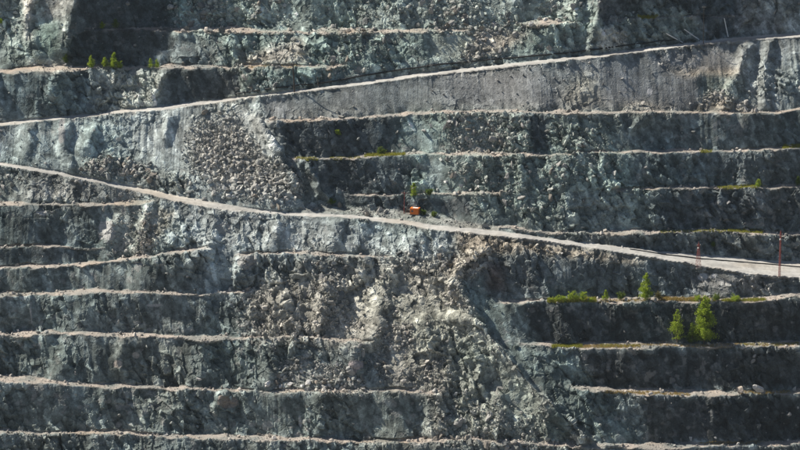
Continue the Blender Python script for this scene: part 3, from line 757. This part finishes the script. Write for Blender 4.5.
M_PALE = boulder_mat('pale_boulder_rock', (.50, .49, .47), (.60, .59, .57))
M_TAN = boulder_mat('tan_boulder_rock', (.33, .285, .24), (.40, .35, .30))
big_meshes = {}
for mt in (M_BOULDER, M_PALE, M_TAN):
    for i in range(8):
        v, f = rock_shape(2, RNG, 14)
        v = v * (1 + .03 * RNG.standard_normal((len(v), 1)))
        me = bpy.data.meshes.new('boulder'); me.from_pydata(v.tolist(), [], f.tolist()); me.materials.append(mt)
        big_meshes.setdefault(mt.name, []).append(me)
ZONE_LABEL = {100: 'on the rubbly rock face above the upper haul road', 101: 'on the slopes between the two haul roads',
 102: 'on the stepped faces below the lower haul road', 103: 'on the smooth grey fill slope under the upper haul road',
 104: 'in the cone of loose talus above the lower haul road', 105: 'in the slide across the lower benches'}
def zone_words(r, x, y):
    if r == 100: return 'on the gravelly cone ending at the power pole' if 225 < x < 315 and y > 33 else 'in the brown cone spilling to the upper haul road' if 455 < x < 535 and y > 28 else 'on the uppermost rubbly face above the topmost ledge' if y < 30 else ZONE_LABEL[r]
    if r == 101: return 'in the heap where the lower haul road narrows' if x < 195 and y > 155 else 'in the heap at the foot of the grey fill slope' if y < 112 else 'on the greenish benches above the orange cabin' if x > 300 else ZONE_LABEL[r]
    if r == 102: return 'in the boulder pile ending the sandy ledge' if 260 < x < 380 and 355 < y < 394 else 'on the brown berm under the lower haul road' if x > 445 and y < 262 else ZONE_LABEL[r]
    if r == 105: return 'high in the slide below the brown berm' if y < 300 and x > 390 else 'in the slide under the rubble strewn ledge' if y < 342 and x <= 390 else 'in the brown spill at the middle of the slide' if 342 <= y < 395 and x < 455 else 'near the diagonal crest of the slide' if x > 455 and y < 392 else 'at the foot of the slide above the bottom ledge' if y >= 392 else ZONE_LABEL[r]
    return ZONE_LABEL[r]
M_B_GREY = boulder_mat('grey_boulder_rock', (.13, .14, .14), (.19, .195, .19)); M_B_PALE = boulder_mat('light_boulder_rock', (.29, .285, .27), (.36, .35, .33)); M_B_BROWN = boulder_mat('brown_boulder_rock', (.20, .18, .158), (.28, .255, .222))
TINTS = [('dark grey', M_B_GREY), ('pale', M_B_PALE), ('brownish', M_B_BROWN)]
for _, mt in TINTS:
    big_meshes[mt.name] = []
    for me in big_meshes[M_BOULDER.name]:
        c = me.copy(); c.materials[0] = mt; big_meshes[mt.name].append(c)
rot = RNG.random((len(BIG), 3)) * 6.283
for n, i in enumerate(BIG):
    jj, ii = divmod(int(pick[i]), nX)
    r = int(REG[min(jj, nY - 2), min(ii, nX - 2)])
    where = zone_words(r, FX[jj, ii], FY[jj, ii]) if r >= 100 else 'on the ' + REGION_INFO[r][1]
    tn, mt = TINTS[n % 3]
    s = float(size[i])
    form = 'slab' if n % 4 == 0 else 'block'
    lab = ' '.join((tn + ' angular ' + form + ' ' + where).split()[:16])
    o = bpy.data.objects.new('boulder', big_meshes[mt.name][n % 8]); COL.objects.link(o)
    o.location = (pos[i] + nor[i] * s * .2).tolist(); o.rotation_euler = rot[n].tolist()
    o.scale = (s * 1.15, s * .95, s * .55) if form == 'slab' else (s, s * (.8 + .4 * random.random()), s)
    tag(o, lab, 'boulder', lab)
# single boulders that stand out: spot, width, height in photo units
for px, py, w, h, mt, lab in (
 (757.5, 394, 12, 11, M_PALE, 'largest pale grey boulder, upright on the ledge beside the tan boulder'),
 (740.5, 395.5, 11.5, 10, M_TAN, 'squat tan topped boulder on the ledge beside the big pale boulder'),
 (309, 387, 8.5, 6, M_PALE, 'whitest boulder in the pile at the end of the sandy ledge'),
 (268, 385, 8.5, 5, M_PALE, 'flat pale boulder at the edge of the pile on the sandy ledge'),
 (297, 371, 6, 6, M_BOULDER, 'blocky boulder on top of the pile on the sandy ledge'),
 (316, 386, 5, 5, M_TAN, 'tan boulder beside the whitest boulder in the pile'),
 (272.5, 121.5, 9, 4, M_TAN, 'flat brown boulder at the start of the ledge under the fill slope'),
 (341, 118, 8, 3.5, M_BOULDER, 'flat dark boulder on the ledge under the fill slope'),
 (300, 119.5, 5, 3.5, M_TAN, 'small tan boulder on the ledge under the fill slope'),
 (65.5, 66.5, 4, 3.5, M_PALE, 'white boulder on the gravel heap beside the first conifer'),
 (18, 331.5, 3.2, 2.8, M_PALE, 'white stone at the foot of the left lower face'),
 (532, 25, 7, 5, M_PALE, 'pale boulder on the short blocky ledge above the upper road'),
 (546, 22, 7, 5, M_PALE, 'pale tilted slab on the short blocky ledge above the upper road'),
 (565, 19, 6, 4, M_PALE, 'pale block near the end of the short blocky ledge'),
 (691, 440, 4.5, 3, M_PALE, 'pale stone at the foot of the dark drilled face'),
 (714, 440, 3.5, 2.8, M_PALE, 'small pale stone at the foot of the dark drilled face'),
 (738, 441, 5, 4.5, M_BOULDER, 'dark boulder at the foot of the dark drilled face'),
 (617, 189.5, 4.5, 3.5, M_PALE, 'white stone at the tip of the thin wavy ledge'),
 (562, 254, 5, 2.8, M_PALE, 'white stone on the brown berm below the lower road'),
 (587, 254, 4, 2.5, M_PALE, 'small white stone on the brown berm below the lower road'),
 (754, 298, 4.5, 3, M_TAN, 'tan stone at the right end of the tree ledge'),
 (121, 334.5, 4.2, 4, M_BOULDER, 'lone dark boulder on the ledge running into the slide'),
 (198, 381, 6, 4, M_PALE, 'pale boulder under the face above the sandy ledge'),
 (369, 440, 5, 4, M_BOULDER, 'lone boulder on the sandy ledge along the bottom'),
 (501, 390, 8, 7, M_BOULDER, 'big rounded block bulging from the slide'),
 (457, 395, 6, 7, M_PALE, 'pale upright block at the left foot of the slide')):
    me = big_meshes[mt.name][int(px) % 8]
    o = bpy.data.objects.new('boulder', me); COL.objects.link(o)
    p = ground(px, py); sx = w * MPU / 2 * 1.1; sz = h * MPU / 2 * 1.75
    o.scale = (sx, sx * .85, sz); o.rotation_euler = (0, 0, (px * 7.3) % 6.28)
    o.location = p + Vector((0, 0, sz * .62))
    tag(o, lab, 'boulder')

# pale blocks of the pile at the end of the sandy ledge and on the greenish benches
PILE = [(276, 386, 4.5), (283, 381, 4), (287, 374, 4), (291, 386, 5), (300, 379, 4.5), (303, 387, 5), (323, 385, 5.5), (330, 388, 4.5), (338, 386, 4), (345, 388, 4), (294, 366, 4), (282, 388, 3.8), (313, 378, 3.5), (352, 386, 3.6)]
BENCH = [(424, 131, 6), (431, 127, 5), (445, 129, 5.5), (449, 123, 4), (470, 143, 5), (446, 182, 5), (455, 176, 4.5), (461, 186, 4), (530, 172, 4.5), (476, 120, 5), (527, 166, 4), (414, 189, 3.5), (470, 190, 4), (479, 187, 3.6)]
for spots, lab, grp in ((PILE, 'pale block in the boulder pile at the end of the sandy ledge', 'pale blocks of the boulder pile'), (BENCH, 'bright pale block lodged on the greenish bench faces above the orange cabin', 'bright blocks on the greenish benches')):
    for n, (px, py, w) in enumerate(spots):
        o = bpy.data.objects.new('boulder', big_meshes[(M_PALE if n % 2 else M_B_PALE).name][n % 8]); COL.objects.link(o)
        r_ = w * MPU / 2 * 1.15
        o.scale = (r_ * 1.1, r_, r_ * .85); o.rotation_euler = (n * 1.3, n * .7, n * 2.1)
        o.location = ground(px, py) + gnormal(px, py) * r_ * .4
        tag(o, lab, 'boulder', grp)

# ------------------------------------------------------------------ geometry collector for built things
class MB:
    def __init__(self): self.v = []; self.f = []
    def box(self, c, s, rz=0.0):
        n = len(self.v); ca, sa = math.cos(rz), math.sin(rz)
        for z in (-1, 1):
            for x, y in ((-1, -1), (1, -1), (1, 1), (-1, 1)):
                a, b = x * s[0] / 2, y * s[1] / 2
                self.v.append((c[0] + a * ca - b * sa, c[1] + a * sa + b * ca, c[2] + z * s[2] / 2))
        self.f += [tuple(n + i for i in q) for q in ((3, 2, 1, 0), (4, 5, 6, 7), (0, 1, 5, 4), (1, 2, 6, 5), (2, 3, 7, 6), (3, 0, 4, 7))]
        return self
    def bar(self, a, b, r0, r1=None, k=6):
        r1 = r0 if r1 is None else r1
        a = Vector(a); b = Vector(b); d = (b - a).normalized()
        u = d.orthogonal().normalized(); w = d.cross(u); n = len(self.v)
        for p, r in ((a, r0), (b, r1)):
            for i in range(k):
                t = 2 * math.pi * i / k
                self.v.append(tuple(p + (u * math.cos(t) + w * math.sin(t)) * r))
        for i in range(k):
            j = (i + 1) % k; self.f.append((n + i, n + j, n + k + j, n + k + i))
        self.f.append(tuple(n + i for i in range(k))[::-1]); self.f.append(tuple(n + k + i for i in range(k)))
        return self
    def build(self, name, mat, parent=None, smooth=False):
        return mesh_obj(name, self.v, self.f, mat, parent, smooth)
def empty(name, loc, rz=0.0):
    o = bpy.data.objects.new(name, None); COL.objects.link(o); o.location = loc; o.rotation_euler = (0, 0, rz); o.empty_display_size = .5
    return o
def tube(name, pts, r, mat, k=6):
    mb = MB(); n = len(pts)
    for i, p in enumerate(pts):
        d = (Vector(pts[min(i + 1, n - 1)]) - Vector(pts[max(i - 1, 0)])).normalized()
        u = d.cross(Vector((0, 0, 1))).normalized(); w = u.cross(d)
        for j in range(k):
            t = 2 * math.pi * j / k; mb.v.append(tuple(Vector(p) + (u * math.cos(t) + w * math.sin(t)) * r))
    for i in range(n - 1):
        for j in range(k):
            q = (j + 1) % k; mb.f.append((i * k + j, i * k + q, (i + 1) * k + q, (i + 1) * k + j))
    mb.f.append(tuple(range(k))[::-1]); mb.f.append(tuple((n - 1) * k + j for j in range(k)))
    return mb.build(name, mat, smooth=True)

# ---- pipes lying along the roads
def polyline_ground(pts, step, lift):
    out = []
    for (x0, y0), (x1, y1) in zip(pts[:-1], pts[1:]):
        n = max(1, int(abs(x1 - x0) / step))
        for i in range(n):
            t = i / n; out.append((x0 + (x1 - x0) * t, y0 + (y1 - y0) * t))
    out.append(pts[-1])
    g = np.array([list(ground(*q)) for q in out])
    for _ in range(3):
        g[1:-1] = .25 * g[:-2] + .5 * g[1:-1] + .25 * g[2:]
    g[:, 2] += lift
    return g.tolist()
tag(tube('pipe', polyline_ground([(236, 95.5), (285, 89), (340, 81), (400, 71), (450, 65), (500, 59.5), (560, 54), (600, 50), (640, 45), (676, 41)], 3, .45), .30, M_BLACK), 'long black pipe lying beside the rising upper haul road', 'pipe')
tag(tube('pipe', polyline_ground([(630, 249.5), (660, 254), (700, 259), (740, 262), (800, 267.5), (860, 273)], 4, .18), .20, M_BLACK), 'thin black hose lying along the broad lower haul road', 'hose')

# ---- orange cabin on skids
p = ground(415, 214.0)
cab = empty('cabin', p, math.radians(-16)); tag(cab, 'small orange steel cabin beside the lower haul road', 'cabin')
W, D, H = 3.1, 2.3, 2.1
b = MB().box((0, 0, .25 + H / 2), (W, D, H))
for i in range(9):
    b.box((-W / 2 + .2 + i * (W - .4) / 8, -D / 2 - .025, .25 + H / 2), (.09, .05, H - .1)); b.box((-W / 2 + .2 + i * (W - .4) / 8, D / 2 + .025, .25 + H / 2), (.09, .05, H - .1))
b.build('body', M_ORANGE, cab)
rf = MB().box((0, 0, H + .31), (W + .18, D + .18, .12)).build('roof', M_ORANGE, cab)
MB().box((.25, -.1, H + .42), (1.9, 1.5, .1)).build('hatch', M_WHITE, rf)
dr = MB().box((.75, -D / 2 - .08, 1.2), (.8, .05, 1.75)).build('door', M_ORANGE, cab)
MB().bar((.45, -D / 2 - .15, 1.2), (.45, -D / 2 - .15, 1.4), .03).build('handle', M_STEEL, dr)
MB().box((-.7, -D / 2 - .07, 1.45), (.8, .04, .6)).build('window', M_GLASS, cab)
for y in (-.8, .8):
    MB().box((0, y, .05), (W + .5, .2, .5)).build('skid', M_STEEL, cab)

# ---- steel and timber poles
def lattice(px, py, top_py, wbase, wtop, lab, mast=0.0):
    p = ground(px, py); h = (py - top_py) * MPU / math.cos(PITCH)
    t = empty('lattice_tower', p - Vector((0, 0, .3)), math.radians(20)); tag(t, lab, 'tower', 'red lattice towers on the lower haul road')
    n = max(5, int(h / 1.3)); hm = h * (1 - mast)
    def corner(s, k):
        w = wbase + (wtop - wbase) * min(1, (k / n) ** .8); return Vector((s[0] * w / 2, s[1] * w / 2, hm * k / n))
    C4 = ((-1, -1), (1, -1), (1, 1), (-1, 1))
    for s in C4:
        m = MB()
        for k in range(n): m.bar(corner(s, k), corner(s, k + 1), .05, k=4)
        m.build('leg', M_RED, t)
    for i in range(4):
        m = MB()
        for k in range(n):
            a, b2 = C4[i], C4[(i + 1) % 4]
            m.bar(corner(a, k), corner(b2, k + 1), .028, k=4); m.bar(corner(b2, k), corner(a, k + 1), .028, k=4); m.bar(corner(a, k + 1), corner(b2, k + 1), .028, k=4)
        m.build('bracing', M_RED, t)
    if mast: MB().bar((0, 0, hm - .2), (0, 0, h), .09).build('mast', M_RED, t)
    ca = MB().box((0, 0, hm * .93), (1.5, .14, .14)).build('crossarm', M_RED, t)
    for x in (-.65, .65): MB().bar((x, 0, hm * .93 + .07), (x, 0, hm * .93 + .4), .08).build('insulator', M_PORC, ca)
    MB().box((0, 0, .1), (wbase + .5, wbase + .5, .5)).build('footing', M_STEEL, t)
    fl = MB().box((-.35, -.35, hm * .84), (.4, .35, .45)).build('floodlight', M_WHITE, t)
lattice(698.5, 266.5, 239.5, 1.7, .4, 'short red lattice tower with broad foot at the lower road edge', .08)
lattice(779.5, 277.2, 229.5, .62, .36, 'tall slim red lattice tower at the lower road edge', .03)
def pole(px, py, tx, ty, r, mat, lab, cat='pole', cross=0, group=None, dy=0.0, name='pole', ins=True):
    p = ground(px, py)
    v = Vector(((tx - px) * MPU, dy, (py - ty) * MPU / math.cos(PITCH)))
    t = empty(name, p); tag(t, lab, cat, group)
    d = v.normalized()
    MB().bar(-d * .5, v, r, r * .7, 8).build('shaft', mat, t)
    MB().bar(v - d * .02, v + d * .12, r * .85, r * .6, 8).build('cap', M_STEEL, t)
    if cross:
        q = v - d * .7
        ca = MB().box(tuple(q + Vector((0, -r - .07, 0))), (cross, .14, .16)).build('crossarm', mat, t)
        for x in (-.45, 0, .45): MB().bar(q + Vector((x * cross, -r - .07, .08)), q + Vector((x * cross, -r - .07, .42)), .08).build('insulator', M_PORC, ca)
        MB().bar(q + Vector((cross * .35, -r - .03, 0)), q - d * .9 + Vector((0, -r, 0)), .04).build('brace', M_STEEL, t)
    else:
        MB().bar(d * .15, d * .7, r * 1.5, r * 1.35, 8).build('collar', M_STEEL, t)
pole(294.5, 92.5, 293, 61.5, .3, M_WOOD, 'dark timber power pole with crossarm beside the upper road', cross=1.9, name='power_pole')
pole(318.5, 87.5, 317.5, 76.5, .22, M_WOOD, 'short dark stub post beside the black pipe', name='post')
pole(703.5, 44, 703, 4, .12, M_WOOD, 'tall thin dark mast at the upper road edge', cross=1.2, name='mast')
pole(404, 213.5, 404.5, 190, .15, M_RED, 'reddish power pole with crossarm beside the orange cabin', cross=2.1, name='power_pole')
pole(684, 43.0, 664, 31, .23, M_POLE, 'white pole leaning steeply, first of the leaning pair', dy=-4.5, name='leaning_pole')
pole(700, 41.0, 681, 27, .23, M_POLE, 'white leaning pole standing between the steep pole and upright pole', dy=-4.0, name='leaning_pole')
pole(728.5, 38.6, 723, 16.5, .23, M_POLE, 'nearly upright white pole beside the upper haul road', dy=-1.0, name='leaning_pole')
pole(609.5, 50.5, 606, 45.5, .15, M_POLE, 'short white post leaning by the pale rubble patch', name='post', dy=-.5)
pole(629, 49.8, 623.5, 44, .15, M_POLE, 'short white post leaning over near the leaning poles', name='post', dy=-.5)

# ------------------------------------------------------------------ vegetation
def leaf_quads(pts, dirs, size, rng):
    n = len(pts)
    a = rng.standard_normal((n, 3)); a += dirs * .8; a /= np.linalg.norm(a, axis=1, keepdims=True)
    b = np.cross(a, rng.standard_normal((n, 3))); b /= np.linalg.norm(b, axis=1, keepdims=True)
    s = (size * rng.uniform(.6, 1.3, n))[:, None]
    v = np.stack([pts, pts + a * s * .5 + b * s * .32, pts + a * s, pts + a * s * .5 - b * s * .32], axis=1).reshape(-1, 3)
    return v, np.arange(4 * n).reshape(n, 4)
def tree(px, py, hpx, wpx, mat, lab, name='young_tree', cat='tree', group=None, dens=1.0, shape='cone', seed=0):
    rng = np.random.default_rng(int(px * 13 + py * 7) + seed)
    p = ground(px, py); h = hpx * MPU / math.cos(PITCH); r = wpx * MPU / 2
    t = empty(name, p - Vector((0, 0, .15))); tag(t, lab, cat, group)
    tr = MB(); lean = rng.normal(0, .03, 2) * h
    stems = 1 if shape == 'cone' else rng.integers(3, 6)
    pts = []; dirs = []
    for s in range(stems):
        top = Vector((lean[0], lean[1], h * .97)) if stems == 1 else Vector((rng.normal(0, r * .5), rng.normal(0, r * .5), h * rng.uniform(.6, .95)))
        r0 = max(.035, h * .016)
        tr.bar((0, 0, -.3), top * .5, r0, r0 * .65, 6); tr.bar(top * .5, top, r0 * .65, r0 * .15, 5)
        nb = int((22 + 4.5 * h) * (1 if stems == 1 else .4))
        for i in range(nb):
            f = rng.uniform(.10, .99) if stems == 1 else rng.uniform(.25, 1)
            if stems == 1:
                env = min(1, (f - .02) / .16) * (1 - f) ** .75 * 1.25 + .04
            else:
                env = .75
            a = rng.uniform(0, 6.283); L = r * env * rng.uniform(.55, 1.12)
            o = top * f; e = o + Vector((math.cos(a) * L, math.sin(a) * L, L * rng.uniform(-.05, .55)))
            tr.bar(o, e, r0 * .25, r0 * .08, 3)
            m = max(8, int(dens * (14 + L * 40)))
            u = rng.random(m) ** .6
            q = np.array(o)[None] + u[:, None] * (np.array(e) - np.array(o))[None] + rng.normal(0, .10 + .10 * L, (m, 3))
            pts.append(q); dirs.append(np.repeat((np.array(e) - np.array(o))[None] / max(L, .05), m, axis=0))
    tr.build('trunk', M_BARK, t)
    pts = np.concatenate(pts); dirs = np.concatenate(dirs)
    pts[:, 2] = np.maximum(pts[:, 2], .05)
    v, f = leaf_quads(pts, dirs, np.clip(.17 + h * .016, .22, .42), rng)
    mesh_obj('crown', v, f, mat, t)
G1 = 'young conifers on the upper ledge'; G2 = 'bushes on the tree ledge'
tree(645, 300, 28, 13, M_LEAF, 'bright green conical tree standing on the tree ledge')
tree(704.5, 343.5, 50, 23, M_LEAF, 'tallest bright yellow green tree below the tree ledge')
tree(677, 342.5, 34, 15, M_LEAF, 'sparse thin tree beside the tallest green tree', dens=.45)
tree(692, 343, 22, 12, M_LEAF2, 'short green tree between the sparse tree and the tallest tree', dens=.8)
tree(605, 300.5, 11, 6.5, M_LEAF, 'small round green tree beside the conical tree', dens=1.2)
tree(621, 300.5, 8.5, 7, M_LEAF2, 'small dark green bush between the round tree and the conical tree', 'bush', 'bush', shape='bush')
tree(659, 300, 9, 8, M_DRY, 'dry brownish bush next to the conical tree', 'bush', 'bush', shape='bush', dens=.8)
for i, (x, hh) in enumerate(((552, 4), (559, 7.5), (565, 6), (571, 12), (577, 8), (583, 10.5), (590, 4))):
    tree(x, 301.8, hh, 7, M_LEAF, 'low bright green bush in the thick clump at the end of the tree ledge', 'bush', 'bush', 'clump of low green bushes on the tree ledge', .6, 'bush')
tree(698, 301, 6, 8, M_LEAF, 'low green bush on the tree ledge above the tallest tree', 'bush', 'bush', shape='bush')
tree(715, 300.5, 8, 9, M_LEAF2, 'dark green bush on the tree ledge near the short tower', 'bush', 'bush', shape='bush')
tree(734, 301, 5, 12, M_LEAF, 'flat green bush on the tree ledge below the slim tower', 'bush', 'bush', shape='bush')
tree(413.5, 196.5, 15, 7.5, M_LEAF, 'yellow green tree on the ledge above the orange cabin')
tree(430, 195.5, 6.5, 6, M_LEAF2, 'small bush on the narrow ledge above the orange cabin', 'bush', 'bush', shape='bush')
tree(423.5, 214.5, 6.5, 5, M_LEAF2, 'small bush right beside the orange cabin', 'bush', 'bush', shape='bush')
tree(434, 216.5, 6.5, 5, M_LEAF2, 'small bush by the road a few steps from the orange cabin', 'bush', 'bush', shape='bush')
tree(91, 68.8, 14, 7.5, M_LEAF, 'narrow green conifer standing alone on the upper ledge', group=G1)
tree(114, 68.8, 18, 10, M_LEAF, 'largest bushy green tree on the upper ledge', group=G1)
tree(105, 68.8, 11, 7, M_LEAF, 'smaller tree beside the largest tree on the upper ledge', group=G1)
tree(120.5, 68.8, 8, 7, M_LEAF, 'low bushy tree against the largest tree of the upper ledge', 'bush', 'bush', shape='bush')
tree(66, 62.5, 10, 8, M_LEAF2, 'dark green tree on the gravel heap by the upper ledge', dens=.9)
tree(151, 68.2, 11, 6, M_LEAF, 'thin green sapling on the upper ledge, first of a pair', dens=.6, group=G1)
tree(157, 68.2, 10, 5.5, M_LEAF, 'thin green sapling on the upper ledge, second of a pair', dens=.6, group=G1)
tree(102.5, 29, 8, 6, M_LEAF, 'small green tree at the start of the uppermost ledge')
tree(115.5, 28.5, 11, 8, M_LEAF2, 'dark green tree on the uppermost ledge', dens=.7)
tree(1.5, 24, 7, 6, M_LEAF, 'small bush on the light rock rib', 'bush', 'bush', shape='bush')
tree(757.5, 188, 9.5, 7, M_LEAF, 'bright bush on the thin wavy ledge of the dark benches')
tree(798.5, 185.5, 10.5, 6, M_LEAF2, 'dark bush at the far end of the thin wavy ledge')
tree(331, 204.5, 7, 7, M_LEAF2, 'small green bush above the road at the foot of the dark face', 'bush', 'bush', shape='bush')
tree(338.5, 134.5, 6, 5.5, M_LEAF, 'single green bush growing out of the dark face under the fill slope', 'bush', 'bush', shape='bush')
tree(380, 154.5, 8, 7, M_LEAF2, 'green bush at the end of the grassy middle ledge', 'bush', 'bush', shape='bush')
tree(714, 247, 7, 5, M_LEAF2, 'small bush on the dark face above the short red tower', 'bush', 'bush', shape='bush')

def grass(name, strips, mat, lab):
    V_, n = [], 0
    for x0, x1, y0, y1, hh, dn in strips:
        m = int((x1 - x0) * dn * 1.1)
        for _ in range(m):
            px = random.uniform(x0, x1); py = y0 + (y1 - y0) * (px - x0) / (x1 - x0) + random.uniform(-1.3, 1.3)
            g = ground(px, py)
            for b_ in range(7):
                a = random.uniform(0, 6.283); c = g + Vector((random.gauss(0, .25), random.gauss(0, .25), -.05)); w = .05 + .05 * random.random()
                hz = hh * random.uniform(.5, 1.2)
                V_ += [c + Vector((math.cos(a) * w, math.sin(a) * w, 0)), c - Vector((math.cos(a) * w, math.sin(a) * w, 0)), c + Vector((random.gauss(0, .2) * hz, random.gauss(0, .2) * hz, hz))]
    V_ = np.array([tuple(q) for q in V_]); f = np.arange(len(V_)).reshape(-1, 3)
    tag(mesh_obj(name, V_, f, mat), lab, 'grass', kind='stuff')
grass('grass', [(365, 405, 155.5, 154.5, .7, 9), (718, 756, 187, 187.5, .6, 6), (728, 762, 231, 232.5, .6, 9), (660, 728, 231.5, 231, .4, 4), (783, 812, 147.5, 145.5, .8, 9), (552, 582, 346.5, 346, .7, 12), (548, 596, 302, 300.5, 1.3, 9),
 (638, 656, 18, 17.5, .8, 9), (700, 712, 151.5, 151.5, .5, 6), (722, 765, 301, 300, .8, 7), (296, 318, 158.5, 158.5, .5, 5), (330, 360, 157.5, 157, .4, 3), (600, 640, 346, 346, .5, 4), (740, 800, 345, 344, .4, 2), (690, 715, 300, 300.5, .8, 6)], M_GRASS, 'patches of green grass along the ledges')
grass('dry_grass', [(582, 640, 346.5, 346.5, .5, 6), (640, 800, 346, 344.5, .45, 2.2), (660, 702, 299.5, 299.8, .9, 10), (606, 690, 391.5, 395, .5, 4), (740, 790, 393, 392, .5, 3), (600, 650, 301, 300, .5, 3), (700, 760, 444, 443, .4, 2), (240, 300, 67.5, 67.5, .4, 2)], M_OCHRE, 'dry ochre grass on the ledges among the trees')

# ------------------------------------------------------------------ thin dusty air over the pit
hz = MB().box((0, 1050, 0), (2500, 2800, 1))
hz_top = max(CAM_Z, zt + 5) + 12; hz_bot = zb - 1
hz.v = [(x, y, hz_top if z > 0 else hz_bot) for x, y, z in hz.v]
hm = bpy.data.materials.new('dusty_air'); hm.use_nodes = True
hn = hm.node_tree; hn.nodes.remove(hn.nodes['Principled BSDF'])
pv_ = hn.nodes.new('ShaderNodeVolumePrincipled')
pv_.inputs['Color'].default_value = (.72, .88, .96, 1)
pv_.inputs['Density'].default_value = 1.7e-5
pv_.inputs['Anisotropy'].default_value = 0.0
hn.links.new(pv_.outputs[0], hn.nodes['Material Output'].inputs['Volume'])
tag(hz.build('haze', hm), 'thin pale blue dusty air filling the pit', 'haze', kind='stuff')
